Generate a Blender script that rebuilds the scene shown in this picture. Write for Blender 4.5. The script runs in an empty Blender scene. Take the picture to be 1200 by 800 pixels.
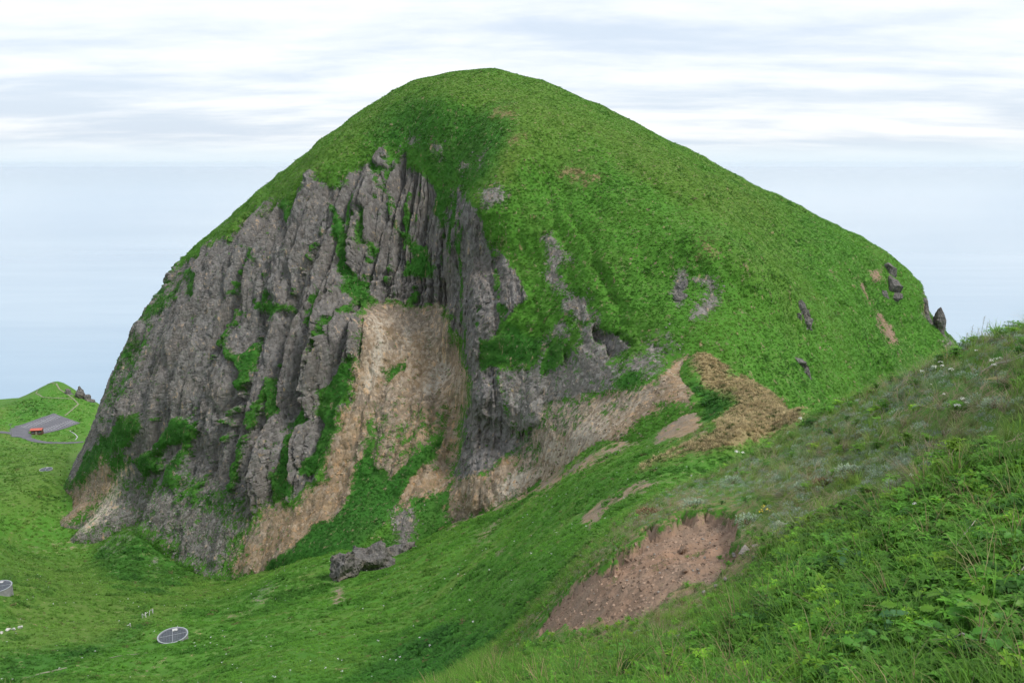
import bpy, bmesh, math, random
import numpy as np
from mathutils import Vector, Matrix, Euler

random.seed(7)
RNG = np.random.default_rng(11)
SC = bpy.context.scene
COL = SC.collection
R = math.radians

# ----------------------------------------------------------------------------
# camera
CAMZ = 190.0
FPX = 930.0                       # focal length in photo pixels (1200 wide)
PITCH = math.atan(208.0 / FPX)
cam_d = bpy.data.cameras.new('camera')
cam = bpy.data.objects.new('camera', cam_d)
COL.objects.link(cam)
cam.location = (0, 0, CAMZ)
cam.rotation_euler = (math.pi / 2 - PITCH, 0, 0)
cam_d.sensor_width = 36.0
cam_d.lens = 36.0 * FPX / 1200.0
cam_d.clip_start = 0.1
cam_d.clip_end = 200000.0
SC.camera = cam

# ----------------------------------------------------------------------------
# sky, sun, exposure
SUN_EL, SUN_AZ = 55.0, 112.0       # azimuth from +Y (forward), clockwise seen from above
w = bpy.data.worlds.new('World')
SC.world = w
w.use_nodes = True
nt = w.node_tree
nt.nodes.clear()
def wn(t, **kw):
    n = nt.nodes.new(t)
    for k, v in kw.items():
        setattr(n, k, v)
    return n
out = wn('ShaderNodeOutputWorld')
bg = wn('ShaderNodeBackground')
sky = wn('ShaderNodeTexSky', sky_type='NISHITA', sun_disc=False)
sky.sun_elevation = R(SUN_EL)
sky.sun_rotation = R(SUN_AZ)
sky.altitude = 200
sky.dust_density = 3.0
tc = wn('ShaderNodeTexCoord')
sep = wn('ShaderNodeSeparateXYZ')
nt.links.new(tc.outputs['Generated'], sep.inputs[0])
# clouds live on a flat layer: direction / (height + small) gives long perspective streaks
mx = wn('ShaderNodeMath', operation='MAXIMUM'); mx.inputs[1].default_value = 0.0
nt.links.new(sep.outputs['Z'], mx.inputs[0])
ad = wn('ShaderNodeMath', operation='ADD'); ad.inputs[1].default_value = 0.11
nt.links.new(mx.outputs[0], ad.inputs[0])
dx = wn('ShaderNodeMath', operation='DIVIDE'); dy = wn('ShaderNodeMath', operation='DIVIDE')
nt.links.new(sep.outputs['X'], dx.inputs[0]); nt.links.new(ad.outputs[0], dx.inputs[1])
nt.links.new(sep.outputs['Y'], dy.inputs[0]); nt.links.new(ad.outputs[0], dy.inputs[1])
comb = wn('ShaderNodeCombineXYZ')
nt.links.new(dx.outputs[0], comb.inputs[0]); nt.links.new(dy.outputs[0], comb.inputs[1])
def cloud_noise(scale, sx, sy, detail, rough, off):
    m = wn('ShaderNodeMapping')
    m.inputs['Scale'].default_value = (sx, sy, 1)
    m.inputs['Location'].default_value = off
    m.inputs['Rotation'].default_value = (0, 0, R(4))
    nt.links.new(comb.outputs[0], m.inputs[0])
    n = wn('ShaderNodeTexNoise')
    n.inputs['Scale'].default_value = scale
    n.inputs['Detail'].default_value = detail
    n.inputs['Roughness'].default_value = rough
    n.inputs['Distortion'].default_value = 0.25
    nt.links.new(m.outputs[0], n.inputs['Vector'])
    return n.outputs['Fac']
c1 = cloud_noise(1.0, 0.42, 0.95, 6.0, 0.55, (3.1, 1.7, 0))
c2 = cloud_noise(1.0, 1.1, 2.0, 7.0, 0.62, (7.3, 4.2, 0))
mixn = wn('ShaderNodeMath', operation='MULTIPLY_ADD'); mixn.inputs[1].default_value = 0.55
nt.links.new(c2, mixn.inputs[0]); nt.links.new(c1, mixn.inputs[2])
ramp = wn('ShaderNodeValToRGB')
ramp.color_ramp.interpolation = 'EASE'
e = ramp.color_ramp.elements
e[0].position = 0.58; e[0].color = (0, 0, 0, 1)
e[1].position = 0.95; e[1].color = (1, 1, 1, 1)
nt.links.new(mixn.outputs[0], ramp.inputs[0])
# thin high cloud veil: bluish grey where it is thick, white where it is lit
cloudcol = wn('ShaderNodeMix', data_type='RGBA')
cloudcol.inputs['A'].default_value = (0.345, 0.39, 0.45, 1)
cloudcol.inputs['B'].default_value = (0.51, 0.52, 0.53, 1)
nt.links.new(ramp.outputs[0], cloudcol.inputs['Factor'])
skym = wn('ShaderNodeMix', data_type='RGBA', blend_type='MULTIPLY')
skym.inputs['Factor'].default_value = 1.0
skym.inputs['B'].default_value = (0.10, 0.10, 0.10, 1)
nt.links.new(sky.outputs[0], skym.inputs['A'])
veil = wn('ShaderNodeMix', data_type='RGBA')
veil.inputs['Factor'].default_value = 0.88
nt.links.new(skym.outputs['Result'], veil.inputs['A'])
nt.links.new(cloudcol.outputs['Result'], veil.inputs['B'])
hz = wn('ShaderNodeMapRange', interpolation_type='SMOOTHSTEP'); hz.inputs['From Min'].default_value = 0.0; hz.inputs['From Max'].default_value = 0.035; hz.inputs['To Min'].default_value = 1.0; hz.inputs['To Max'].default_value = 0.0
nt.links.new(sep.outputs['Z'], hz.inputs['Value'])
low = wn('ShaderNodeMix', data_type='RGBA'); low.inputs['B'].default_value = (0.385, 0.435, 0.465, 1)      # milky air low over the sea
nt.links.new(hz.outputs[0], low.inputs['Factor']); nt.links.new(veil.outputs['Result'], low.inputs['A'])
nt.links.new(low.outputs['Result'], bg.inputs['Color'])
bg.inputs['Strength'].default_value = 1.0
nt.links.new(bg.outputs[0], out.inputs[0])

sun_d = bpy.data.lights.new('sun', 'SUN')
sun_d.energy = 1.5
sun_d.angle = R(14)
sun_d.color = (1.0, 0.96, 0.9)
sun = bpy.data.objects.new('sun', sun_d)
COL.objects.link(sun)
_sd = Vector((math.sin(R(SUN_AZ)) * math.cos(R(SUN_EL)), math.cos(R(SUN_AZ)) * math.cos(R(SUN_EL)), math.sin(R(SUN_EL))))
sun.rotation_euler = (-_sd).to_track_quat('-Z', 'Y').to_euler()

SC.view_settings.view_transform = 'Standard'
SC.view_settings.look = 'None'
SC.view_settings.gamma = 1.0
SC.view_settings.exposure = 1.12
SC.view_settings.use_curve_mapping = False
SC.render.engine = 'CYCLES'
SC.cycles.use_denoising = True
SC.cycles.max_bounces = 5
SC.cycles.diffuse_bounces = 3
SC.cycles.glossy_bounces = 2
SC.cycles.transmission_bounces = 3
SC.cycles.volume_bounces = 2
SC.cycles.transparent_max_bounces = 6
SC.cycles.use_adaptive_sampling = True
SC.cycles.adaptive_threshold = 0.02

# ----------------------------------------------------------------------------
# small maths kit
CP, SP = math.cos(PITCH), math.sin(PITCH)
def px2w(px, py, Y):
    """photo pixel + forward distance -> world point"""
    a = (px - 600.0) / FPX; b = (400.0 - py) / FPX
    dy_ = CP + b * SP; dz_ = -SP + b * CP
    t = Y / dy_
    return np.array([a * t, Y, CAMZ + dz_ * t])
def w2px(P):
    P = np.asarray(P, dtype=np.float64)
    x = P[..., 0]; y = P[..., 1]; z = P[..., 2] - CAMZ
    d = y * CP - z * SP
    u = y * SP + z * CP
    d = np.where(d < 0.05, 0.05, d)
    return 600.0 + FPX * x / d, 400.0 - FPX * u / d
_perm = np.random.default_rng(5).permutation(512).astype(np.int32)
_perm = np.concatenate([_perm, _perm, _perm])
_g = np.random.default_rng(6).normal(size=(512, 3))
_g = (_g / np.linalg.norm(_g, axis=1, keepdims=True)).astype(np.float32)
def perlin(x, y, z, seed=0):
    x = np.asarray(x, np.float32) + seed * 17.31; y = np.asarray(y, np.float32) + seed * 5.77; z = np.asarray(z, np.float32) + seed * 9.13
    x, y, z = np.broadcast_arrays(x, y, z)
    xi = np.floor(x).astype(np.int32); yi = np.floor(y).astype(np.int32); zi = np.floor(z).astype(np.int32)
    xf = x - xi; yf = y - yi; zf = z - zi
    u = xf * xf * xf * (xf * (xf * 6 - 15) + 10); v = yf * yf * yf * (yf * (yf * 6 - 15) + 10); s = zf * zf * zf * (zf * (zf * 6 - 15) + 10)
    def gr(ix, iy, iz, fx, fy, fz):
        h = _perm[(_perm[(_perm[ix & 511] + iy) & 511] + iz) & 511]
        g = _g[h]
        return g[..., 0] * fx + g[..., 1] * fy + g[..., 2] * fz
    def l(a, b, t): return a + t * (b - a)
    n00 = l(gr(xi, yi, zi, xf, yf, zf), gr(xi + 1, yi, zi, xf - 1, yf, zf), u)
    n10 = l(gr(xi, yi + 1, zi, xf, yf - 1, zf), gr(xi + 1, yi + 1, zi, xf - 1, yf - 1, zf), u)
    n01 = l(gr(xi, yi, zi + 1, xf, yf, zf - 1), gr(xi + 1, yi, zi + 1, xf - 1, yf, zf - 1), u)
    n11 = l(gr(xi, yi + 1, zi + 1, xf, yf - 1, zf - 1), gr(xi + 1, yi + 1, zi + 1, xf - 1, yf - 1, zf - 1), u)
    return l(l(n00, n10, v), l(n01, n11, v), s) * 1.5
def fbm(x, y, z, oct=4, seed=0, gain=0.5):
    r_ = 0; a = 1.0; f = 1.0; tot = 0
    for i in range(oct):
        r_ = r_ + a * perlin(np.asarray(x) * f, np.asarray(y) * f, np.asarray(z) * f, seed + i * 3)
        tot += a; a *= gain; f *= 2.03
    return r_ / tot
def sstep(a, b, x):
    t = np.clip((x - a) / (b - a), 0, 1)
    return t * t * (3 - 2 * t)
class RBF:
    """smooth surface through scattered control points (linear part + radial kernel)"""
    def __init__(self, X, v, kind, smooth=0.0):
        self.X = np.asarray(X, float); v = np.asarray(v, float); self.kind = kind
        n, d = self.X.shape
        K = self.k(self._dist(self.X, self.X)) + smooth * np.eye(n)
        P = np.hstack([np.ones((n, 1)), self.X])
        A = np.zeros((n + d + 1, n + d + 1)); A[:n, :n] = K; A[:n, n:] = P; A[n:, :n] = P.T
        sol = np.linalg.lstsq(A, np.concatenate([v, np.zeros(d + 1)]), rcond=None)[0]
        self.w = sol[:n]; self.c = sol[n:]
    def _dist(self, A, B):
        return np.sqrt(np.maximum(((A[:, None, :] - B[None, :, :]) ** 2).sum(-1), 1e-18))
    def k(self, r_):
        if self.kind == 'tps': return r_ * r_ * np.log(r_)
        if self.kind == 'lin': return -np.sqrt(r_ * r_ + 0.0036)
        return r_ ** 3
    def __call__(self, Q):
        Q = np.asarray(Q, float); res = np.empty(len(Q))
        for i in range(0, len(Q), 20000):
            q = Q[i:i + 20000]
            res[i:i + 20000] = self.k(self._dist(q, self.X)) @ self.w + self.c[0] + q @ self.c[1:]
        return res

# ----------------------------------------------------------------------------
# ground: hillside, saddle, valley and headland (photo pixel, forward metres)
GP = [
 # near slope
 (1200,800,3.8),(1100,800,4.2),(1000,800,4.6),(900,800,5.4),(800,800,6.5),(700,800,8.2),(600,800,10.5),
 (1200,700,5.0),(1050,700,5.9),(920,720,7.0),(1200,600,7.0),(1050,620,8.5),(1200,520,9.0),(1100,500,14),(1200,450,12),(1200,396,16),(1165,405,18),
 (1125,418,20),(1090,431,23),(1050,447,28),(1000,466,36),(960,484,50),(1000,560,15),(1000,510,22),(930,540,27),(900,640,13.5),(870,700,10.5),(760,740,11),
 (690,770,11.5),(800,700,13.5),(860,660,14.5),(860,612,19),(760,612,23),(740,660,17.5),(700,735,15),(632,740,20),(660,700,21),
 (880,580,22),(840,560,33),(800,568,42),(900,522,42),(757,590,40),
 (560,800,13),(520,830,14),(400,850,12),(250,835,14),(120,850,13),(0,850,13),(590,760,26),
 # ridge to the saddle
 (943,490,100),(900,495,108),(870,520,95),(800,528,100),(757,556,92),(860,478,132),(840,450,150),(820,420,160),(880,450,146),(910,470,136),
 (767,570,80),(710,595,85),(680,612,88),
 # slope under the cliffs
 (820,495,135),(770,510,140),(740,515,146),(690,527,157),(640,565,167),(600,588,172),(530,616,180),
 (700,560,118),(640,600,124),(560,640,135),(620,650,88),(600,680,68),(610,720,46),
 (520,650,140),(440,660,165),(400,690,140),(500,720,100),(560,690,96),(500,780,58),(540,790,40),(400,780,68),(300,780,78),(200,800,84),(100,795,86),(0,800,86),
 (300,720,128),(203,755,104),(120,730,122),(0,700,128),(60,720,124),
 (400,645,178),(330,665,188),(262,682,197),(200,660,212),(160,625,228),(110,650,230),(60,652,227),(30,646,228),(0,645,212),(0,605,242),(25,590,254),
 (54,549,300),(0,555,290),(90,545,310),
 (0,512,405),(40,524,392),(100,520,405),(50,505,428),(0,500,425),(90,500,440),(60,490,448),(20,492,440),
 (0,480,452),(30,470,466),(62,458,487),(66,447,500),(40,459,498),(0,476,490),(92,463,487),(112,474,478),(100,485,460),(125,490,465),
]
GX = [px2w(*p) for p in GP]
GX += [np.array(p, float) for p in [
 (0,1.6,188.2),(-1.2,1.0,187.8),(1.4,0.8,188.5),(0.8,1.5,188.3),(-1.5,2.2,186.8),(2.5,0.6,188.6),(-2.6,0.8,187.0),
 # hidden ground behind the near ridge and round the cliff foot
 (24,40,178),(40,60,165),(30,90,150),(60,100,140),(60,140,128),(75,180,118),(110,220,95),(150,300,70),(140,160,105),(150,100,110),(30,30,181),(20,22,184),(60,30,172),
 (0,285,80),(-60,285,75),(60,285,85),(0,230,95),(-60,240,72),(60,230,110),(-120,260,66),(-140,330,55),(-60,400,35),(60,380,30),(150,400,-2),(250,300,-4),(300,120,20),(220,60,90),(60,480,-6),(-60,520,-8),(-180,540,1),(-260,540,6),
 (-300,560,-2),(-340,470,40),(-300,380,60),(-280,250,80),(-260,150,105),(-160,100,122),(-120,60,138),(-60,20,163),(-100,10,150),
 (-240,600,-10),(-340,640,-12),(-150,620,-14),(0,620,-16),(200,560,-16),(330,400,-16),(420,200,-12),(400,60,30),(-420,300,70),(-450,520,20),
]]
GX = np.array(GX)
def g_coord(x, y):
    r_ = np.hypot(x, y); th = np.arctan2(x, y)
    return np.stack([th * 2.6, np.log(np.maximum(r_, 0.6))], -1), r_
_gc, _gr = g_coord(GX[:, 0], GX[:, 1])
G_RBF = RBF(_gc, (GX[:, 2] - CAMZ) / _gr, 'tps', 1e-4)
def ground_base(x, y):
    c, r_ = g_coord(x, y)
    return CAMZ + G_RBF(c) * r_

# ----------------------------------------------------------------------------
# mountain: distance from an inner centre point, per direction
MC = np.array([-8.0, 283.0, 95.0])
MP = [
 # skyline
 (60,603,262),(75,560,264),(100,510,266),(125,460,268),(150,395,270),(165,370,271),(185,345,272),(205,320,273),(230,290,274),(262,262,275),(300,230,276),(340,195,277),(380,163,278),
 (420,130,279),(460,107,280),(488,92,281),(500,91,281),(525,84,281),(545,81,281),(562,79,281),(585,82,281),(600,89,281),(630,94,280),(660,104,279),(700,123,277),(740,141,275),(780,162,273),(820,186,271),(860,211,270),
 (900,233,270),(940,253,271),(970,269,273),(1000,279,275),(1030,290,277),(1060,315,278),(1078,337,277),(1086,360,275),(1090,375,272),(1112,392,268),(1128,408,264),
 # crest and front lip
 (585,130,246),(525,122,254),(480,135,262),(560,105,264),(640,130,252),(605,165,229),(592,185,224),(660,160,238),(578,212,219),(556,190,234),(520,165,248),(545,150,248),
 # buttress
 (548,250,218),(600,320,206),(575,300,211),(552,400,201),(556,470,192),(550,550,185),(536,600,181),(552,345,209),(590,430,192),(600,500,184),
 (536,600,182),(528,615,181.5),(538,480,205),(530,540,196),(536,420,215),(530,340,226),(526,260,234),
 (620,520,179),(650,450,181),(650,380,190),(700,380,183),(700,300,197),(650,300,204),(640,220,222),(700,200,226),(680,470,172),(640,500,175),
 # brown face right of the buttress
 (570,590,176),(600,580,173),(640,560,168),(690,520,157),(720,490,157),(760,440,161),(800,425,163),(780,470,149),(740,505,147),(650,520,169),
 # grassy right flank
 (830,400,166),(850,300,187),(780,330,187),(780,250,207),(800,200,229),(760,180,240),(850,230,240),(900,400,172),(900,300,203),(880,250,236),(930,290,233),(950,400,186),(950,460,166),(960,330,220),
 (1000,350,228),(1000,300,256),(1000,440,194),(1050,400,240),(1050,330,264),(1030,370,245),(1080,390,258),(1090,420,250),(1040,440,215),(880,450,156),(840,425,161),
 # left wall
 (365,200,260),(440,180,257),(400,170,264),(490,220,247),(470,190,254),(510,200,246),(300,300,252),(340,240,258),(260,290,264),(200,400,254),(240,350,256),(420,370,226),(400,300,240),(440,270,243),(350,400,229),(300,400,238),(250,450,233),(150,500,249),(180,440,252),(300,550,209),
 (350,480,219),(300,480,222),(200,520,236),(200,580,227),(240,600,216),(270,660,199),(110,620,248),(140,600,243),(110,560,256),(400,500,208),(400,430,217),(380,560,201),(330,600,201),(200,640,216),(160,615,229),(90,636,239),(45,632,247),(60,617,255),(70,634,243),(110,636,239),(52,622,251),
 # bowl and its fan
 (480,330,238),(500,300,240),(460,340,236),(470,370,232),(440,365,232),(510,380,228),(480,420,221),(440,430,218),(515,440,218),(460,500,205),(500,530,197),(510,480,207),(420,540,200),(420,580,193),(450,590,188),(500,590,186),(370,620,190),(330,655,188),(440,640,176),(390,650,181),(490,640,178),(262,680,196.5),
]
MX = [px2w(*p) for p in MP]
def _inner(az, el, r_):
    a = R(az); e_ = R(el)
    return MC + r_ * np.array([math.sin(a) * math.cos(e_), -math.cos(a) * math.cos(e_), math.sin(e_)])
for az in range(0, 360, 30):
    MX.append(_inner(az, -38, 95))
for az in (120, 150, 180, 210, 240):
    MX.append(_inner(az, -12, 175)); MX.append(_inner(az, 15, 150)); MX.append(_inner(az, 45, 128))
MX.append(_inner(180, 70, 126)); MX.append(_inner(90, -14, 165)); MX.append(_inner(-90, -14, 175))
for az, el, r_ in ((20, -18, 100), (50, -12, 120), (0, -15, 95), (-20, -18, 100), (-45, -22, 118), (70, -16, 140)):
    MX.append(_inner(az, el, r_))
N_SKY = 40
MX = np.array(MX)
_md = MX - MC; _mr = np.linalg.norm(_md, axis=1); _md /= _mr[:, None]
# slide the skyline controls until the dome, seen whole, just touches the measured skyline
_sk = np.array([p[:2] for p in MP[:N_SKY]], float)
_tg = np.gradient(_sk, axis=0); _tg /= np.linalg.norm(_tg, axis=1, keepdims=True)
_nm = np.stack([_tg[:, 1], -_tg[:, 0]], -1)
_ca, _ce = np.meshgrid(np.linspace(R(-150), R(150), 260), np.linspace(R(-16), R(89), 150), indexing='ij')
_cd = np.stack([np.sin(_ca) * np.cos(_ce), -np.cos(_ca) * np.cos(_ce), np.sin(_ce)], -1).reshape(-1, 3)
for _it in range(9):
    M_RBF = RBF(_md, _mr, 'lin', 2e-4)
    if _it == 8: break
    _rr = M_RBF(_cd); _P = MC + _cd * _rr[:, None]
    _px, _py = w2px(_P)
    _worst = 0
    for k in range(N_SKY):
        ddx = _px - _sk[k, 0]; ddy = _py - _sk[k, 1]
        tt = np.abs(ddx * _tg[k, 0] + ddy * _tg[k, 1]); hh = ddx * _nm[k, 0] + ddy * _nm[k, 1]
        hh = np.where(tt < 9, hh, -1e9); v = int(np.argmax(hh)); ex = hh[v]
        if ex < -60: continue
        _worst = max(_worst, abs(ex))
        _md[k] = _cd[v] + (RNG.normal(size=3) * 1e-4); _md[k] /= np.linalg.norm(_md[k])
        _mr[k] = _rr[v] - 0.8 * (ex + 1.5) * _P[v, 1] / FPX
    print('skyline error px', round(float(_worst), 1))

# ----------------------------------------------------------------------------
# what covers the ground where: outlines read off the photograph, laid on the terrain
CH = ['rock', 'talus', 'scree', 'pale', 'dirt', 'tan', 'yellow', 'moss']   # rest is green cover
Z_MTN = [
 # (channel, outline, strength, softness px, ragged px)
 ('yellow', [(488,92),(562,79),(640,95),(700,123),(780,162),(860,211),(930,250),(900,260),(800,225),(700,180),(620,185),(600,215),(590,200),(600,160),(560,130),(480,135),(400,190),(330,235),(262,268),(250,275),(300,230),(380,165),(440,118)], .55, 14, 10),
 ('yellow', [(590,125),(612,160),(600,200),(575,225),(560,235),(585,195),(596,160)], 1, 8, 4),
 ('yellow', [(760,200),(830,250),(900,330),(940,390),(930,300),(860,230)], .5, 20, 12),
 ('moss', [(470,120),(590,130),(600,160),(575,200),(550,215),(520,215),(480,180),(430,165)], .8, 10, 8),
 # the great wall
 ('rock', [(30,640),(40,597),(60,560),(82,515),(110,462),(136,400),(154,372),(178,342),(203,316),(234,298),(262,276),(280,263),(296,250),(310,240),(330,235),(338,258),(350,228),(363,200),(373,212),(383,217),(403,210),(423,193),(437,192),(442,180),(450,173),(458,195),(470,170),(480,197),(490,197),(503,213),(517,237),(521,255),(527,230),(537,217),(548,245),(557,247),(567,277),(583,297),(603,310),(613,327),(610,350),(593,377),(567,400),(562,432),(548,440),(545,400),(530,380),(520,357),(480,360),(440,352),(427,362),(420,420),(412,455),(400,500),(380,545),(360,570),(325,592),(300,620),(270,665),(262,682),(235,662),(202,657),(197,640),(165,615),(137,622),(110,645),(80,645)], 1, 3, 6),
 ('rock', [(562,425),(548,445),(547,480),(540,510),(531,553),(530,590),(524,618),(550,604),(600,585),(640,562),(650,500),(690,470),(720,440),(740,400),(700,380),(690,400),(650,410),(600,440)], 1, 3, 6),
 # dark crack-side green on the wall
 ('moss', [(383,237),(387,270),(397,310),(410,337),(420,367),(440,347),(423,337),(412,310),(407,283),(397,250)], 1, 2, 4),
 ('moss', [(450,200),(453,243),(470,267),(483,284),(503,290),(513,317),(497,329),(475,319),(480,297),(463,263),(457,235)], 1, 2, 4),
 ('moss', [(423,243),(432,247),(427,283),(440,293),(437,303),(420,283)], .9, 2, 4),
 ('moss', [(408,215),(418,225),(414,290),(406,270)], .7, 2, 5),
 ('moss', [(436,185),(450,205),(446,225),(438,200)], .8, 2, 4),
 ('moss', [(505,215),(530,225),(528,260),(516,265)], .8, 3, 5),
 ('moss', [(330,238),(345,236),(338,262),(331,256)], .9, 2, 4),
 ('moss', [(265,385),(275,415),(282,412),(292,392),(300,400),(300,417),(287,440),(290,450),(272,457),(270,445),(275,437),(265,415)], 1, 2, 4),
 ('moss', [(307,442),(332,455),(330,485),(310,500),(307,475)], 1, 2, 4),
 ('moss', [(305,335),(322,352),(335,362),(315,377),(307,362)], .8, 3, 5),
 ('moss', [(286,285),(297,290),(297,302),(288,300)], .9, 2, 4),
 ('moss', [(217,315),(232,320),(228,345),(218,350),(215,340)], .9, 2, 4),
 ('moss', [(222,370),(230,372),(226,395),(220,392)], .7, 2, 4),
 ('moss', [(152,395),(178,388),(165,430),(140,470),(120,500),(128,465)], .55, 4, 6),
 ('moss', [(185,345),(205,325),(215,325),(195,350),(172,385),(165,372)], .8, 3, 4),
 ('moss', [(73,575),(88,550),(112,515),(130,500),(158,486),(162,502),(132,532),(112,549),(88,566)], 1, 2, 4),
 ('moss', [(150,537),(180,522),(190,500),(205,487),(222,495),(215,512),(200,520),(180,535),(185,550),(165,555)], 1, 2, 4),
 ('moss', [(127,540),(142,527),(147,545),(137,557)], 1, 2, 3),
 ('moss', [(190,542),(210,527),(214,545),(204,574),(192,562)], .8, 2, 4),
 ('moss', [(200,575),(240,565),(280,580),(278,605),(240,602),(210,598)], .5, 8, 9),
 ('moss', [(413,417),(416,427),(408,457),(398,480),(394,510),(382,543),(360,560),(351,549),(367,527),(373,500),(370,483),(373,460),(390,433)], 1, 2, 3),
 ('moss', [(353,458),(364,462),(361,490),(338,517),(345,545),(347,573),(320,592),(312,560),(327,533),(333,510),(347,487)], 1, 2, 4),
 # lower, paler rock
 ('talus', [(140,560),(200,575),(280,610),(300,600),(325,592),(300,620),(270,665),(262,682),(202,657),(165,615),(110,645),(70,642),(100,610)], .75, 8, 8),
 ('scree', [(122,540),(136,557),(130,580),(105,600),(80,612),(55,617),(62,597),(80,575),(100,557)], .85, 5, 6),
 ('pale', [(146,547),(142,570),(137,597),(105,622),(72,634),(92,617),(115,592),(132,570)], .75, 3, 4),
 ('scree', [(330,585),(345,600),(340,640),(310,665),(262,682),(267,660),(280,635),(305,610)], .75, 4, 6),
 # bowl
 ('scree', [(427,362),(440,353),(480,361),(520,357),(525,380),(535,400),(545,430),(548,460),(541,500),(535,530),(530,560),(526,612),(480,600),(440,610),(390,640),(330,660),(300,672),(310,640),(340,600),(380,560),(384,533),(400,495),(411,457),(417,420)], 1, 3, 6),
 ('pale', [(440,372),(452,375),(455,400),(447,433),(440,462),(420,465),(432,430),(438,400)], .85, 5, 6),
 ('pale', [(470,378),(486,388),(488,402),(475,405)], .8, 4, 5),
 ('pale', [(500,433),(520,417),(527,433),(512,460),(497,464)], .95, 3, 5),
 ('pale', [(530,440),(540,445),(537,468),(531,472)], .7, 2, 3),
 ('pale', [(430,365),(480,362),(520,362),(530,400),(545,440),(530,480),(470,470),(440,480),(415,500),(420,420)], .30, 8, 8),
 ('talus', [(430,485),(500,470),(545,465),(530,545),(470,565),(420,545)], .45, 10, 9),
 ('moss', [(447,435),(480,420),(474,435),(453,450)], .8, 2, 4),
 ('moss', [(436,490),(444,500),(432,530),(424,520)], .7, 3, 5),
 ('moss', [(520,513),(517,532),(493,552),(472,572),(460,602),(436,622),(420,640),(396,660),(380,700),(300,700),(313,663),(333,647),(367,623),(387,607),(409,575),(412,545),(432,523),(438,550),(457,557),(490,530)], 1, 2, 4),
 ('moss', [(487,588),(530,565),(526,620),(490,640),(460,665),(440,640)], .9, 3, 6),
 ('talus', [(455,600),(480,592),(490,612),(478,650),(462,640)], .8, 3, 5),
 # buttress trimmings and brown wall under it
 ('moss', [(563,405),(593,382),(625,395),(650,395),(640,412),(612,432),(590,428),(565,438)], 1, 2, 4),
 ('scree', [(533,562),(560,556),(577,548),(607,522),(635,500),(645,482),(660,505),(640,562),(600,587),(550,604),(524,622)], .9, 3, 4),
 ('pale', [(618,530),(632,535),(622,560),(604,582),(582,592),(590,570)], .85, 3, 4),
 ('talus', [(640,282),(650,270),(655,290),(675,300),(672,305),(655,303),(652,315),(662,325),(665,340),(690,350),(696,362),(690,370),(676,371),(672,362),(658,362),(660,345),(640,330)], .85, 3, 5),
 ('talus', [(695,367),(704,372),(703,400),(715,402),(720,420),(720,445),(690,470),(650,480),(630,500),(600,510),(585,440),(625,430),(640,400),(645,382),(668,378),(662,395),(642,402),(640,435),(672,425),(680,385)], .8, 3, 6),
 ('moss', [(640,405),(662,398),(672,410),(660,425),(640,432)], .9, 3, 4),
 ('talus', [(565,222),(578,214),(594,227),(590,236),(566,243)], .8, 3, 4),
 ('talus', [(787,345),(794,318),(802,322),(803,340),(800,360),(788,348)], .9, 2, 4),
 ('talus', [(815,328),(830,326),(840,345),(836,365),(825,374),(809,374),(812,360),(825,350)], .8, 3, 5),
 ('talus', [(720,425),(770,400),(785,385),(790,410),(775,432),(740,452),(715,460)], .7, 6, 8),
 ('scree', [(641,480),(660,473),(700,463),(743,456),(763,447),(790,423),(815,416),(819,437),(808,457),(804,477),(790,473),(757,492),(723,519),(680,542),(640,563),(635,540)], 1, 3, 4),
 ('pale', [(640,482),(700,465),(745,458),(760,470),(720,510),(680,538),(640,560),(590,590),(570,585),(620,545)], .55, 6, 8),
 ('rock', [(642,482),(672,472),(700,466),(690,490),(655,515),(640,505)], .55, 5, 8), ('rock', [(598,522),(640,500),(632,548),(604,562)], .5, 5, 8), ('rock', [(700,480),(740,462),(735,482),(705,498)], .45, 5, 7),
 ('moss', [(720,448),(735,436),(750,440),(745,452),(728,458)], .9, 2, 3),
 # small outcrops on the grassy flank
 ('talus', [(508,170),(518,172),(516,184),(508,180)], .9, 2, 2), ('talus', [(482,160),(488,162),(484,170),(480,168)], .9, 2, 2),
 ('talus', [(557,180),(567,178),(566,194),(558,195)], .7, 3, 4), ('talus', [(540,190),(548,188),(546,200),(540,202)], .6, 2, 3),
 ('tan', [(578,130),(590,129),(604,133),(600,140),(580,138)], .8, 3, 3), ('tan', [(600,157),(614,158),(612,168),(600,168)], .6, 4, 3),
 ('tan', [(660,196),(672,193),(700,206),(697,216),(676,211),(662,205)], .75, 4, 4), ('tan', [(812,285),(835,280),(836,295),(815,306)], .5, 5, 4),
 ('dirt', [(1024,364),(1036,368),(1052,385),(1050,400),(1044,408),(1032,390)], .85, 3, 3), ('dirt', [(1002,324),(1012,330),(1026,352),(1022,360),(1010,345)], .75, 3, 3),
 ('dirt', [(1022,318),(1036,312),(1036,330),(1024,332)], .75, 3, 3), ('dirt', [(968,310),(976,314),(982,330),(975,326)], .6, 3, 3), ('dirt', [(1049,410),(1056,428),(1050,424)], .6, 2, 2),
 ('talus', [(1078,340),(1084,345),(1088,372),(1080,370)], .8, 2, 2), ('talus', [(1110,392),(1122,402),(1112,418),(1106,408)], .7, 3, 3),
]
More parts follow.
